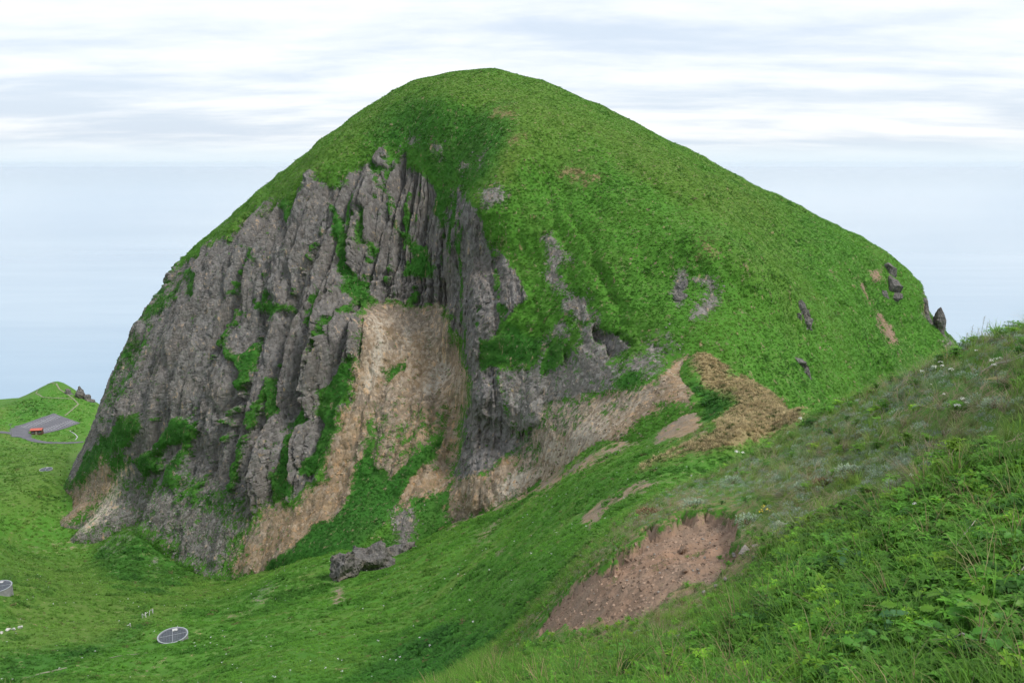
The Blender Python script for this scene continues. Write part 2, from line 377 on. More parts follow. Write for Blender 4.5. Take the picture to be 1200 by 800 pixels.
Z_GND = [
 ('yellow', [(0,520),(110,520),(80,560),(60,600),(0,600)], .5, 10, 10),
 ('yellow', [(0,660),(90,660),(200,660),(250,690),(200,720),(60,760),(0,770)], .55, 14, 12),
 ('yellow', [(0,770),(180,715),(240,700),(140,745),(0,800)], .7, 8, 5),
 ('moss', [(0,775),(90,755),(170,728),(160,745),(90,780),(20,800),(0,800)], .7, 6, 6),
 ('moss', [(110,640),(165,615),(200,650),(230,670),(200,690),(120,680)], .8, 8, 8),
 ('moss', [(420,800),(430,760),(520,735),(600,745),(560,800)], .9, 8, 10),
 ('moss', [(10,478),(40,468),(70,478),(60,490),(20,490)], .6, 5, 4),
 ('scree', [(30,640),(70,640),(102,632),(112,640),(100,645),(50,648)], .5, 4, 5),
 ('talus', [(105,645),(140,622),(162,612),(150,640),(120,652)], .5, 4, 6),
 ('talus', [(172,655),(186,655),(188,672),(174,670)], .6, 3, 4),
 ('scree', [(262,725),(300,708),(316,690),(322,696),(300,716),(270,728)], .6, 3, 4), ('talus', [(290,700),(318,680),(325,695),(300,712)], .5, 3, 4),
 ('scree', [(391,686),(401,688),(403,706),(392,710)], .9, 2, 2), ('scree', [(555,632),(580,615),(590,610),(575,628),(560,637)], .8, 2, 3), ('scree', [(580,655),(592,643),(590,652),(582,658)], .9, 2, 2),
 ('scree', [(757,562),(768,565),(750,578),(728,585),(712,594),(702,612),(693,621),(679,612),(682,602),(707,590),(727,580)], .95, 2, 3),
 ('scree', [(640,563),(680,542),(723,519),(757,492),(790,473),(804,477),(821,487),(826,500),(817,514),(768,522),(772,503),(793,487),(750,510),(700,540),(650,568),(600,590),(550,608),(524,624),(530,600),(580,590)], 1, 2, 3),
 ('moss', [(807,447),(833,453),(864,470),(831,494),(820,483),(806,470)], 1, 3, 3),
 ('tan', [(810,410),(840,408),(854,427),(850,440),(870,441),(884,446),(908,463),(928,483),(945,491),(933,498),(883,521),(847,518),(800,531),(750,552),(765,540),(833,507),(847,490),(868,477),(863,463),(840,460),(818,443)], 1, 3, 5),
 ('scree', [(575,586),(640,558),(660,548),(640,568),(560,606)], .8, 2, 2),
 # bare earth slip close by, with dead turf round it
 ('tan', [(620,740),(655,700),(680,676),(720,640),(750,610),(800,580),(870,590),(910,610),(905,640),(880,670),(850,690),(820,720),(800,750),(770,760),(740,740),(700,755)], .65, 6, 9),
 ('dirt', [(747,631),(762,615),(787,604),(813,597),(847,597),(869,612),(862,644),(857,664),(847,677),(813,691),(787,707),(757,719),(730,731),(708,742),(703,727),(676,733),(618,744),(648,706),(676,680),(717,657),(727,645)], 1, 3, 9),
 ('tan', [(770,745),(800,735),(815,760),(795,780),(775,770)], .7, 5, 6),
 ('tan', [(930,560),(1000,530),(1010,545),(950,585),(900,600),(880,590)], .5, 8, 8),
 ('tan', [(1080,480),(1200,430),(1200,470),(1100,500)], .35, 10, 10), ('tan', [(960,600),(985,590),(990,605),(965,615)], .7, 5, 5),
 ('yellow', [(880,560),(960,510),(1080,500),(1200,480),(1200,520),(1080,560),(1000,600),(950,650),(900,660)], .6, 14, 12),
 ('yellow', [(700,745),(760,720),(850,680),(870,700),(800,740),(740,770)], .6, 8, 8),
]
def sdist(px, py, poly):
    """signed pixel distance to an outline, positive inside"""
    q = np.asarray(poly, float); n = len(q)
    d2 = np.full(px.shape, 1e12); ins = np.zeros(px.shape, bool)
    for i in range(n):
        x0, y0 = q[i]; x1, y1 = q[(i + 1) % n]
        ex, ey = x1 - x0, y1 - y0
        t = np.clip(((px - x0) * ex + (py - y0) * ey) / (ex * ex + ey * ey + 1e-9), 0, 1)
        d2 = np.minimum(d2, (px - x0 - t * ex) ** 2 + (py - y0 - t * ey) ** 2)
        c = ((y0 > py) != (y1 > py)) & (px < ex * (py - y0) / (ey if abs(ey) > 1e-9 else 1e-9) + x0)
        ins ^= c
    return np.where(ins, 1, -1) * np.sqrt(d2)
def paint(P, front, zones, scale_of_noise):
    """channel weights (N, len(CH)) for terrain points P"""
    px, py = w2px(P)
    W = np.zeros((len(P), len(CH)), np.float32)
    f = scale_of_noise
    j1 = fbm(P[:, 0] * f, P[:, 1] * f, P[:, 2] * f, 4, 1, 0.62) * 1.9
    j2 = fbm(P[:, 0] * f, P[:, 1] * f, P[:, 2] * f, 4, 20, 0.62) * 1.9
    for ch, poly, st, soft, rag in zones:
        rag = rag * (2.0 if ch == 'moss' else 1.5)
        q = np.asarray(poly, float)
        lo = q.min(0) - 3 * rag - 3.5 * soft - 12; hi = q.max(0) + 3 * rag + 3.5 * soft + 12
        idx = np.nonzero(front & (px > lo[0]) & (px < hi[0]) & (py > lo[1]) & (py < hi[1]))[0]
        if len(idx) == 0: continue
        s_ = sdist(px[idx] + j1[idx] * rag, py[idx] + j2[idx] * rag, poly)
        soft = max(11.0, soft * 3.2) if ch in ('talus', 'scree', 'pale', 'tan') else max(5.0, soft * 2.2)
        m = (sstep(-soft, soft, s_) * st).astype(np.float32)
        if ch == 'pale': W[idx, 3] = np.maximum(W[idx, 3], m); continue      # a stain on the ground below it
        W[idx] *= (1 - m)[:, None]
        W[idx, CH.index(ch)] += m
    return W, px, py

def grid_mesh(name, V, nu, nv, mat, attrs):
    """V is (nu*nv, 3), index = i*nv + j"""
    i, j = np.meshgrid(np.arange(nu - 1), np.arange(nv - 1), indexing='ij')
    a = (i * nv + j).ravel()
    F = np.stack([a, a + nv, a + nv + 1, a + 1], -1).astype(np.int32)
    me = bpy.data.meshes.new(name)
    me.vertices.add(len(V)); me.vertices.foreach_set('co', V.astype(np.float32).ravel())
    me.loops.add(F.size); me.loops.foreach_set('vertex_index', F.ravel())
    me.polygons.add(len(F)); me.polygons.foreach_set('loop_start', np.arange(0, F.size, 4, dtype=np.int32))
    me.polygons.foreach_set('use_smooth', np.ones(len(F), bool))
    me.update(calc_edges=True)
    for an, av in attrs.items():
        at = me.attributes.new(an, 'FLOAT_COLOR', 'POINT')
        at.data.foreach_set('color', av.astype(np.float32).ravel())
    me.materials.append(mat)
    o = bpy.data.objects.new(name, me)
    COL.objects.link(o)
    return o
def grid_normals(V, nu, nv):
    G = V.reshape(nu, nv, 3)
    N = np.cross(np.gradient(G, axis=0), np.gradient(G, axis=1)).reshape(-1, 3)
    return N / np.maximum(np.linalg.norm(N, axis=1, keepdims=True), 1e-9)

# ----------------------------------------------------------------------------
# materials
def new_mat(name):
    m = bpy.data.materials.new(name); m.use_nodes = True
    m.node_tree.nodes.clear()
    return m, m.node_tree
class NB:
    """tiny node builder"""
    def __init__(s, t): s.t = t
    def n(s, ty, **kw):
        nd = s.t.nodes.new(ty)
        for k, v in kw.items(): setattr(nd, k, v)
        return nd
    def link(s, a, b): s.t.links.new(a, b)
    def val(s, sock, v):
        if hasattr(v, 'is_linked') or hasattr(v, 'links'): s.link(v, sock)
        else: sock.default_value = v
    def math(s, op, a, b=0.0, c=0.0, clamp=False):
        nd = s.n('ShaderNodeMath', operation=op, use_clamp=clamp)
        for i, v in enumerate((a, b, c)):
            if i < len(nd.inputs): s.val(nd.inputs[i], v)
        return nd.outputs[0]
    def mix(s, f, a, b, blend='MIX'):
        nd = s.n('ShaderNodeMix', data_type='RGBA', blend_type=blend)
        s.val(nd.inputs['Factor'], f)
        for k, v in (('A', a), ('B', b)):
            if isinstance(v, tuple): v = (v + (1,))[:4]
            s.val(nd.inputs[k], v)
        return nd.outputs['Result']
    def noise(s, vec, scale, detail=4, rough=0.55, dist=0.0):
        nd = s.n('ShaderNodeTexNoise')
        s.link(vec, nd.inputs['Vector']); nd.inputs['Scale'].default_value = scale
        nd.inputs['Detail'].default_value = detail; nd.inputs['Roughness'].default_value = rough; nd.inputs['Distortion'].default_value = dist
        return nd.outputs['Fac']
    def voro(s, vec, scale, feature='F1', out='Distance', rnd=1.0):
        nd = s.n('ShaderNodeTexVoronoi', feature=feature)
        s.link(vec, nd.inputs['Vector']); nd.inputs['Scale'].default_value = scale; nd.inputs['Randomness'].default_value = rnd
        return nd.outputs[out]
    def mapping(s, vec, scale=(1, 1, 1), rot=(0, 0, 0), loc=(0, 0, 0)):
        nd = s.n('ShaderNodeMapping'); s.link(vec, nd.inputs[0])
        nd.inputs['Scale'].default_value = scale; nd.inputs['Rotation'].default_value = rot; nd.inputs['Location'].default_value = loc
        return nd.outputs[0]
    def ramp(s, f, stops, interp='LINEAR'):
        nd = s.n('ShaderNodeValToRGB'); s.link(f, nd.inputs[0]); cr = nd.color_ramp; cr.interpolation = interp
        while len(cr.elements) < len(stops): cr.elements.new(0.5)
        for el, (p, c) in zip(cr.elements, stops):
            el.position = p; el.color = (tuple(c) + (1,))[:4] if not isinstance(c, (int, float)) else (c, c, c, 1)
        return nd.outputs[0]
    def attr(s, name, kind='GEOMETRY'):
        nd = s.n('ShaderNodeAttribute', attribute_name=name, attribute_type=kind)
        return nd
def terrain_mat(name, k):
    """k: size of the finest relief in metres"""
    m, t = new_mat(name); b = NB(t)
    geo = b.n('ShaderNodeNewGeometry'); P = geo.outputs['Position']
    za = b.attr('zone_a'); zb = b.attr('zone_b')
    sa = b.n('ShaderNodeSeparateColor'); b.link(za.outputs['Color'], sa.inputs[0])
    sb = b.n('ShaderNodeSeparateColor'); b.link(zb.outputs['Color'], sb.inputs[0])
    rock, talus, scree, pale = sa.outputs[0], sa.outputs[1], sa.outputs[2], za.outputs['Alpha']
    dirt, tan, yel, moss = sb.outputs[0], sb.outputs[1], sb.outputs[2], zb.outputs['Alpha']
    n_big = b.noise(P, 0.085, 5, 0.6); n_mid = b.noise(P, 0.35, 6, 0.62); n_fin = b.noise(P, 1.6, 6, 0.68); n_x = b.noise(P, 0.9 / k, 5, 0.7)
    streak = b.noise(b.mapping(P, (1, 1, 0.10)), 0.8, 6, 0.68, 0.4)
    vc = b.n('ShaderNodeTexVoronoi', feature='F1'); b.link(b.mapping(P, (1, 1, 0.6)), vc.inputs['Vector']); vc.inputs['Scale'].default_value = 1.1 / k
    cellv = b.n('ShaderNodeSeparateColor'); b.link(vc.outputs['Color'], cellv.inputs[0]); cell = cellv.outputs[0]
    # each kind of ground ends in a broken, patchy edge
    def broken(mk, n_, amp=1.7, hard=3.2):
        v = b.math('MULTIPLY_ADD', b.math('SUBTRACT', n_, 0.5), amp, b.math('SUBTRACT', mk, 0.5))
        return b.math('MULTIPLY_ADD', v, hard, 0.5, clamp=True)
    n_e = b.math('MULTIPLY_ADD', b.math('SUBTRACT', n_x, 0.5), 0.8, b.math('MULTIPLY_ADD', b.math('SUBTRACT', n_fin, 0.5), 0.9, n_mid))
    rock, talus, scree, dirt, tan = [broken(q_, n_e) for q_ in (rock, talus, scree, dirt, tan)]
    pale = broken(pale, b.math('MULTIPLY_ADD', b.math('SUBTRACT', n_x, 0.5), 0.5, streak), 2.6, 2.0)
    # cover of low plants and the soil between them
    g = b.mix(b.ramp(n_mid, [(0.3, 0), (0.7, 1)]), (0.048, 0.150, 0.016), (0.072, 0.205, 0.022))
    g = b.mix(b.math('MULTIPLY', b.ramp(n_fin, [(0.45, 0), (0.75, 1)]), 0.6), g, (0.085, 0.16, 0.03))
    g = b.mix(yel, g, b.mix(n_fin, (0.07, 0.135, 0.02), (0.14, 0.19, 0.035)))
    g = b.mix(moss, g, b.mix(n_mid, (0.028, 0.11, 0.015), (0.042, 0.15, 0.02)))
    g = b.mix(b.math('MULTIPLY', b.ramp(n_big, [(0.5, 0), (0.75, 1)]), 0.25), g, (0.11, 0.12, 0.04))
    # rock
    rk = b.mix(b.ramp(streak, [(0.3, 0), (0.7, 1)]), (0.048, 0.045, 0.044), (0.178, 0.167, 0.161))
    rk = b.mix(b.math('MULTIPLY', b.ramp(cell, [(0.2, 0), (0.9, 1)]), 0.5), rk, (0.26, 0.25, 0.24))
    rk = b.mix(b.math('MULTIPLY', b.ramp(n_big, [(0.42, 0), (0.7, 1)]), 0.45), rk, (0.155, 0.132, 0.11))
    rk = b.mix(b.math('MULTIPLY', b.ramp(n_fin, [(0.6, 0), (0.72, 1)]), 0.5), rk, (0.10, 0.105, 0.06))
    tl = b.mix(b.ramp(n_fin, [(0.3, 0), (0.7, 1)]), (0.085, 0.078, 0.07), (0.20, 0.185, 0.168))
    tl = b.mix(b.math('MULTIPLY', b.ramp(cell, [(0.5, 0), (1.0, 1)]), 0.55), tl, (0.32, 0.305, 0.285))
    sc = b.mix(b.ramp(n_mid, [(0.3, 0), (0.7, 1)]), (0.165, 0.115, 0.07), (0.335, 0.245, 0.155))
    sc = b.mix(b.math('MULTIPLY', b.ramp(n_big, [(0.42, 0), (0.58, 1)]), 0.75), sc, (0.185, 0.155, 0.125))
    sc = b.mix(b.math('MULTIPLY', b.ramp(cell, [(0.55, 0), (1.0, 1)]), 0.45), sc, (0.44, 0.37, 0.29))
    sc = b.mix(b.math('MULTIPLY', b.ramp(streak, [(0.54, 0), (0.65, 1)]), 0.7), sc, (0.37, 0.21, 0.095))
    pl = b.mix(n_fin, (0.33, 0.28, 0.21), (0.54, 0.49, 0.42)); pl = b.mix(b.ramp(streak, [(0.55, 0), (0.66, 0.7)]), pl, (0.50, 0.30, 0.14))
    dt = b.mix(b.ramp(n_fin, [(0.3, 0), (0.7, 1)]), (0.185, 0.116, 0.076), (0.33, 0.212, 0.142)); dt = b.mix(b.math('MULTIPLY', b.ramp(n_x, [(0.55, 0), (0.7, 1)]), 0.45), dt, (0.24, 0.195, 0.155))
    dt = b.mix(b.ramp(n_mid, [(0.4, 0), (0.6, 0.6)]), dt, (0.22, 0.172, 0.13))
    tn = b.mix(b.ramp(n_x, [(0.3, 0), (0.7, 1)]), (0.13, 0.11, 0.05), (0.31, 0.24, 0.125))
    c = b.mix(rock, g, rk); c = b.mix(talus, c, tl); c = b.mix(scree, c, sc); c = b.mix(pale, c, pl); c = b.mix(dirt, c, dt); c = b.mix(tan, c, tn)
    bare = b.math('ADD', b.math('ADD', rock, talus), b.math('ADD', scree, b.math('ADD', pale, dirt)), clamp=True)
    # fine relief
    h1 = b.math('MULTIPLY', vc.outputs['Distance'], -0.55)
    h = b.math('ADD', b.math('MULTIPLY', n_x, 1.0), b.math('MULTIPLY', b.math('ADD', h1, b.math('MULTIPLY', streak, 1.2)), bare))
    bp = b.n('ShaderNodeBump'); bp.inputs['Strength'].default_value = 0.8; bp.inputs['Distance'].default_value = 0.55 * k
    b.link(h, bp.inputs['Height'])
    bs = b.n('ShaderNodeBsdfPrincipled'); b.link(c, bs.inputs['Base Color']); bs.inputs['Roughness'].default_value = 0.92
    bs.inputs['Specular IOR Level'].default_value = 0.15
    b.link(bp.outputs[0], bs.inputs['Normal'])
    o = b.n('ShaderNodeOutputMaterial'); b.link(bs.outputs[0], o.inputs[0])
    return m
M_MTN = terrain_mat('mountain_surface', 1.0)
M_GND = terrain_mat('hillside_surface', 0.12)

# ----------------------------------------------------------------------------
# mountain mesh
def front_of(P, N):
    V = P - np.array([0, 0, CAMZ]); V /= np.linalg.norm(V, axis=1, keepdims=True)
    return -(V * N).sum(1)
MU_F, MU_B, MV = 1000, 50, 520
_az = np.concatenate([np.linspace(R(-112), R(112), MU_F), np.linspace(R(112), R(248), MU_B + 2)[1:]])
MU = len(_az)
_el = np.concatenate([np.linspace(R(-30), R(66), MV - 60, endpoint=False), R(66) + (R(90.0) - R(66)) * np.linspace(0, 1, 60) ** 1.0])
AZ, EL = np.meshgrid(_az, _el, indexing='ij'); AZ = AZ.ravel(); EL = EL.ravel()
MD = np.stack([np.sin(AZ) * np.cos(EL), -np.cos(AZ) * np.cos(EL), np.sin(EL)], -1)
MRAD = M_RBF(MD)
MV0 = MC + MD * MRAD[:, None]
MN0 = grid_normals(MV0, MU, MV)
MN0 *= np.sign((MN0 * MD).sum(1))[:, None]
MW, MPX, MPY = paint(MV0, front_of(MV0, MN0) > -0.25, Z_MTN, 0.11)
_hid = front_of(MV0, MN0) <= -0.25
_stp = sstep(0.75, 0.5, MN0[:, 2]) * _hid
MW[_hid] = 0; MW[:, 0] += _stp.astype(np.float32)
_arc = AZ * 95.0
_mn = perlin((_arc + MV0[:, 2] * .12) / 5.0, MV0[:, 2] / 26.0, 2.2, 31) + .6 * fbm(MV0[:, 0] / 3, MV0[:, 1] / 3, MV0[:, 2] / 3, 3, 33)
_mm = (sstep(.38, .62, _mn) * .8 * MW[:, 0]).astype(np.float32)
MW[:, 0] -= _mm; MW[:, 7] += _mm
wi = {c: MW[:, i] for i, c in enumerate(CH)}
bare = wi['rock'] + 0.5 * wi['talus'] + 0.25 * wi['scree']
# columns, joint blocks and clefts running down the wall
def cells(u, v, seed):
    """blocky joints: a random step per cell and the distance to its border"""
    ui = np.floor(u).astype(np.int64); vi_ = np.floor(v).astype(np.int64); best = np.full(u.shape, 9e9, np.float32); sec = best.copy(); val = np.zeros(u.shape, np.float32)
    for du in (-1, 0, 1):
        for dv in (-1, 0, 1):
            a_ = ui + du; b_ = vi_ + dv; h = _perm[(_perm[(a_ + seed * 7) & 511] + b_) & 511]; h2 = _perm[(h + 91) & 511]; h3 = _perm[(h + 211) & 511]
            d_ = ((a_ + h / 511.0 - u) ** 2 + (b_ + h2 / 511.0 - v) ** 2).astype(np.float32)
            nb = d_ < best
            sec = np.where(nb, best, np.minimum(sec, d_)); val = np.where(nb, h3 / 511.0, val).astype(np.float32); best = np.where(nb, d_, best)
    return val - .5, np.sqrt(sec) - np.sqrt(best)
_left = sstep(R(5), R(-25), AZ)
arc = AZ * 95.0 * (1 - .55 * _left) + (MV0[:, 0] - MC[0]) * 1.05 * .55 * _left
wob = fbm(MV0[:, 0] * .03, MV0[:, 1] * .03, MV0[:, 2] * .03, 3, 40) * 4
c1 = np.abs(perlin((arc + wob) / 10.5, MV0[:, 2] / 150.0, 0.3, 51)) ** 0.7
c2 = np.abs(perlin((arc + wob * 1.2) / 4.2, MV0[:, 2] / 60.0, 0.7, 52)) ** 0.7
f3 = np.abs(perlin((arc + wob) / 1.9, MV0[:, 2] / 8.0, 0.9, 53)) * 2 - .5
_wv = (arc + wob * 1.5 + fbm(MV0[:, 0] / 4, MV0[:, 1] / 4, MV0[:, 2] / 4, 3, 48) * 1.5)
b1, e1_ = cells(_wv / 5.0, MV0[:, 2] / 52.0 + wob * .02, 3)
b2, e2_ = cells(_wv / 2.2, MV0[:, 2] / 20.0, 5)
b3, e3_ = cells(_wv / 1.1, MV0[:, 2] / 4.0, 8)
blk = fbm(MV0[:, 0] / 2.4, MV0[:, 1] / 2.4, MV0[:, 2] / 2.4, 4, 60, .62)
big = fbm(MV0[:, 0] / 16, MV0[:, 1] / 16, MV0[:, 2] / 16, 4, 64)
def crack(w_, h_, wid, seed, wb):
    return sstep(wid, 0.0, np.abs(perlin((arc + wob * wb) / w_, MV0[:, 2] / h_, 1.7, seed))) * sstep(-.05, .2, perlin(arc / 8, MV0[:, 2] / 20, 3.1, seed + 1))
cleft = crack(10, 120, .10, 57, 1.2) * 5.0 + crack(5, 70, .12, 63, 1.4) * 2.8 + crack(2.6, 16, .2, 67, 2.0) * .8
cover = np.clip(1 - wi['rock'] - wi['talus'] - wi['scree'] - wi['dirt'], 0, 1)
upper = sstep(80, 120, MV0[:, 2])
_calm = 1 - .8 * np.exp(-((AZ - R(-2)) / R(10)) ** 2)
disp = wi['rock'] * _calm * (((c1 - .34) * 13 + (c2 - .34) * 5.0 + b1 * 1.6 - sstep(.16, 0, e1_) * 1.3) * (0.3 + 0.7 * upper) + b2 * .9 - sstep(.2, 0, e2_) * .5 + b3 * .38 + f3 * 0.35 + blk * .5 - cleft * (.25 + .75 * upper)) + np.clip(wi['talus'] + wi['scree'] + wi['dirt'], 0, 1) * (blk * 0.75 + f3 * 0.25 + (np.abs(perlin(_wv / 4.5, MV0[:, 2] / 30, 0.4, 39)) - .25) * 3.2 + b3 * .35)
roll = fbm(MV0[:, 0] / 26, MV0[:, 1] / 26, MV0[:, 2] / 26, 3, 36)
disp += cover * (blk * 0.35 + np.abs(big) * 1.6 + roll * 2.6 + perlin(MV0[:, 0] / 14, MV0[:, 1] / 14, MV0[:, 2] / 2.4, 37) * .45) + big * 0.8
_rt = sstep(R(-5), R(20), AZ) * cover * sstep(R(70), R(40), EL)
disp += _rt * ((np.abs(perlin(AZ * 95 / 8.5 + big * .8, MV0[:, 2] / 55, 0.2, 71)) - .25) * 3.4 + (np.abs(perlin(AZ * 95 / 3.3 + big, MV0[:, 2] / 26, 0.2, 72)) - .25) * 1.1)
for bx_, by_, ba_, br_ in ((493, 91, 2.6, 5.0), (548, 80, 1.6, 5.0), (574, 78, 3.0, 6.0), (560, 80, -1.2, 3), (605, 89, -1.2, 5), (634, 93, 2.2, 4.5), (700, 122, 1.4, 6), (860, 210, 1.2, 5), (380, 163, 1.0, 6)):
    _q = px2w(bx_, by_, 279.0); disp += ba_ * np.exp(-((MV0 - _q) ** 2).sum(1) / (br_ * br_))
disp += wi['rock'] * (1 - _calm) * (blk * 2.2 + fbm(MV0[:, 0] / 6, MV0[:, 1] / 6, MV0[:, 2] / 6, 4, 61, .62) * 3.2)
disp -= bare * 0.8
_led = sstep(-6, 6, sdist(MPX, MPY, [(428,322),(470,312),(522,320),(526,360),(480,364),(432,358)])) * wi['rock']
disp += _led * (perlin(MV0[:, 0] / 9, MV0[:, 1] / 9, MV0[:, 2] / 1.3, 66) * 1.6 - (c1 - .28) * 7 - (c2 - .28) * 2 - b1 * 2)
_edge = np.minimum(1, np.cos(EL) * 3)
MV1 = MV0 + MD * (disp * _edge)[:, None] * np.array([1, 1, 0.5])
mountain = grid_mesh('mountain', MV1, MU, MV, M_MTN, {'zone_a': MW[:, 0:4], 'zone_b': MW[:, 4:8]})
_fs = (MW[:, 0] + MW[:, 1] * .6 + MW[:, 2] * .3 < .35).reshape(MU, MV)[:-1, :-1].ravel()
mountain.data.polygons.foreach_set('use_smooth', _fs)
mountain['kind'] = 'structure'
mountain['label'] = 'domed green mountain with a grey rock wall and brown scree bowl'

# ground mesh
GU, GV = 640, 640
_th = np.concatenate([np.linspace(R(-100), R(-46), 40, endpoint=False), np.linspace(R(-46), R(46), GU - 80), np.linspace(R(46), R(100), 41)[1:]])
GU = len(_th)
_lr = np.linspace(math.log(1.2), math.log(720.0), GV)
TH, LR = np.meshgrid(_th, _lr, indexing='ij'); TH = TH.ravel(); LR = LR.ravel(); GR = np.exp(LR)
GXY = np.stack([np.sin(TH) * GR, np.cos(TH) * GR], -1)
GZ = ground_base(GXY[:, 0], GXY[:, 1])
GV0 = np.stack([GXY[:, 0], GXY[:, 1], GZ], -1)
GN0 = grid_normals(GV0, GU, GV); GN0 *= np.sign(GN0[:, 2])[:, None]
GW, GPX, GPY = paint(GV0, (GV0[:, 1] > 0.5), Z_GND, 0.11)
# the outlines of near and far zones are ragged at different sizes
_near = GR < 40
_st = fbm(GV0[:, 0] / 40, GV0[:, 1] / 40, GV0[:, 2] / 2.2, 3, 44)
GW[:, 6] = np.maximum(GW[:, 6], (sstep(.02, .35, _st) * .6 * sstep(60, 110, GR) * (1 - GW[:, :6].sum(1))).astype(np.float32))
GWn, _, _ = paint(GV0[_near], (GV0[_near][:, 1] > 0.5), Z_GND, 1.3)
GW[_near] = GWn
_la = np.clip(GR * 0.012, 0.03, 0.6)
ld = 0
for sc_, am in ((0.5, .035), (2.0, .10), (9.0, .35), (30.0, .7)):
    ld = ld + perlin(GV0[:, 0] / sc_, GV0[:, 1] / sc_, 0.5, int(sc_ * 7)) * am * sstep(sc_ * 0.8, sc_ * 6, GR)
ld = ld + sstep(60, 110, GR) * sstep(520, 430, GR) * (perlin(GV0[:, 0] / 26, GV0[:, 1] / 26, GV0[:, 2] / 3.0, 91) * .55 + np.abs(perlin(GV0[:, 0] / 17, GV0[:, 1] / 30, .4, 92)) * 1.1) * (1 - sstep(350, 400, GR) * .8)
gi = {c: GW[:, i] for i, c in enumerate(CH)}
slip = sstep(.4, .9, gi['dirt']) * sstep(60, 40, GR)      # the step lies inside the bare edge
_top = sstep(0, -30, sdist(GPX, GPY, [(725,650),(760,616),(810,598),(850,598),(870,614),(860,650),(840,640),(800,630),(760,650)])) 
ld = ld - slip * (0.2 + .17 * (1 - _top) + 0.16 * fbm(GV0[:, 0] * 1.2, GV0[:, 1] * 1.2, 0.2, 4, 70, .6))
ld = ld + slip * (fbm(GV0[:, 0] * 3.5, GV0[:, 1] * 3.5, 0.2, 4, 75, .6) * .12 - np.abs(perlin((GV0[:, 0] * .8 - GV0[:, 1]) * 1.6, (GV0[:, 0] + GV0[:, 1] * .8) * .25, .3, 76)) * .12)
GV1 = GV0.copy(); GV1[:, 2] += ld
hillside = grid_mesh('hillside', GV1, GU, GV, M_GND, {'zone_a': GW[:, 0:4], 'zone_b': GW[:, 4:8]})
hillside['kind'] = 'structure'

# ----------------------------------------------------------------------------
# sea and the hazy air over it
m, t = new_mat('sea_water'); b = NB(t)
geo = b.n('ShaderNodeNewGeometry'); P = geo.outputs['Position']
bs = b.n('ShaderNodeBsdfPrincipled')
wv = b.noise(b.mapping(P, (0.6, 1.0, 1)), 0.09, 4, 0.6); wl = b.noise(b.mapping(P, (0.18, 1.0, 1)), 0.0035, 6, 0.65)
b.link(b.mix(b.ramp(wl, [(0.35, 0), (0.65, 1)]), (0.235, 0.335, 0.43), (0.30, 0.40, 0.485)), bs.inputs['Base Color'])
bs.inputs['Roughness'].default_value = 0.12; bs.inputs['IOR'].default_value = 1.33
bp = b.n('ShaderNodeBump'); bp.inputs['Strength'].default_value = 0.08; bp.inputs['Distance'].default_value = 0.4
b.link(wv, bp.inputs['Height']); b.link(bp.outputs[0], bs.inputs['Normal'])
o = b.n('ShaderNodeOutputMaterial'); b.link(bs.outputs[0], o.inputs[0])
me = bpy.data.meshes.new('sea')
SEA = 60000.0
me.from_pydata([(-SEA, -SEA, 0), (SEA, -SEA, 0), (SEA, SEA, 0), (-SEA, SEA, 0)], [], [(0, 1, 2, 3)])
me.materials.append(m)
sea = bpy.data.objects.new('sea', me); COL.objects.link(sea); sea['kind'] = 'structure'
sea['label'] = 'calm pale blue sea fading into the sky'

m, t = new_mat('haze_air'); b = NB(t)
pv = b.n('ShaderNodeVolumePrincipled')
pv.inputs['Color'].default_value = (0.93, 0.97, 1.0, 1); pv.inputs['Density'].default_value = 1.4e-5; pv.inputs['Anisotropy'].default_value = 0.8
o = b.n('ShaderNodeOutputMaterial'); b.link(pv.outputs[0], o.inputs['Volume'])
me = bpy.data.meshes.new('haze'); bm = bmesh.new(); bmesh.ops.create_cube(bm, size=1.0)
for v in bm.verts:
    v.co = Vector((v.co.x * 2 * (SEA + 500), v.co.y * 2 * (SEA + 500), 260.0 if v.co.z > 0 else -20.0))
bm.to_mesh(me); bm.free(); me.materials.append(m)
haze = bpy.data.objects.new('haze', me); COL.objects.link(haze); haze['kind'] = 'stuff'
haze['label'] = 'thin pale sea haze in the air'

# ----------------------------------------------------------------------------
# plant material: colour = tint of the clump x tone of the single leaf
def plant_mat(name, rough=0.6, transl=0.5, fixed=None):
    m, t = new_mat(name); b = NB(t)
    tone = b.attr('tone')
    if fixed is None:
        base = b.attr('tint', 'INSTANCER').outputs['Color']
    else:
        rgb = b.n('ShaderNodeRGB'); rgb.outputs[0].default_value = tuple(fixed) + (1,)
        geo = b.n('ShaderNodeNewGeometry')
        base = b.mix(b.math('MULTIPLY', b.noise(geo.outputs['Position'], 9.0, 3), 0.5), rgb.outputs[0], b.mix(1.0, rgb.outputs[0], (1.5, 1.35, 0.7), 'MULTIPLY'))
    c = b.mix(1.0, base, tone.outputs['Color'], 'MULTIPLY')
    bs = b.n('ShaderNodeBsdfPrincipled'); b.link(c, bs.inputs['Base Color']); bs.inputs['Roughness'].default_value = rough; bs.inputs['Specular IOR Level'].default_value = 0.25
    tr = b.n('ShaderNodeBsdfTranslucent'); b.link(c, tr.inputs['Color'])
    mx_ = b.n('ShaderNodeMixShader'); mx_.inputs[0].default_value = transl
    b.link(bs.outputs[0], mx_.inputs[1]); b.link(tr.outputs[0], mx_.inputs[2])
    o = b.n('ShaderNodeOutputMaterial'); b.link(mx_.outputs[0], o.inputs[0])
    return m
M_LEAF = plant_mat('leaf_tinted')

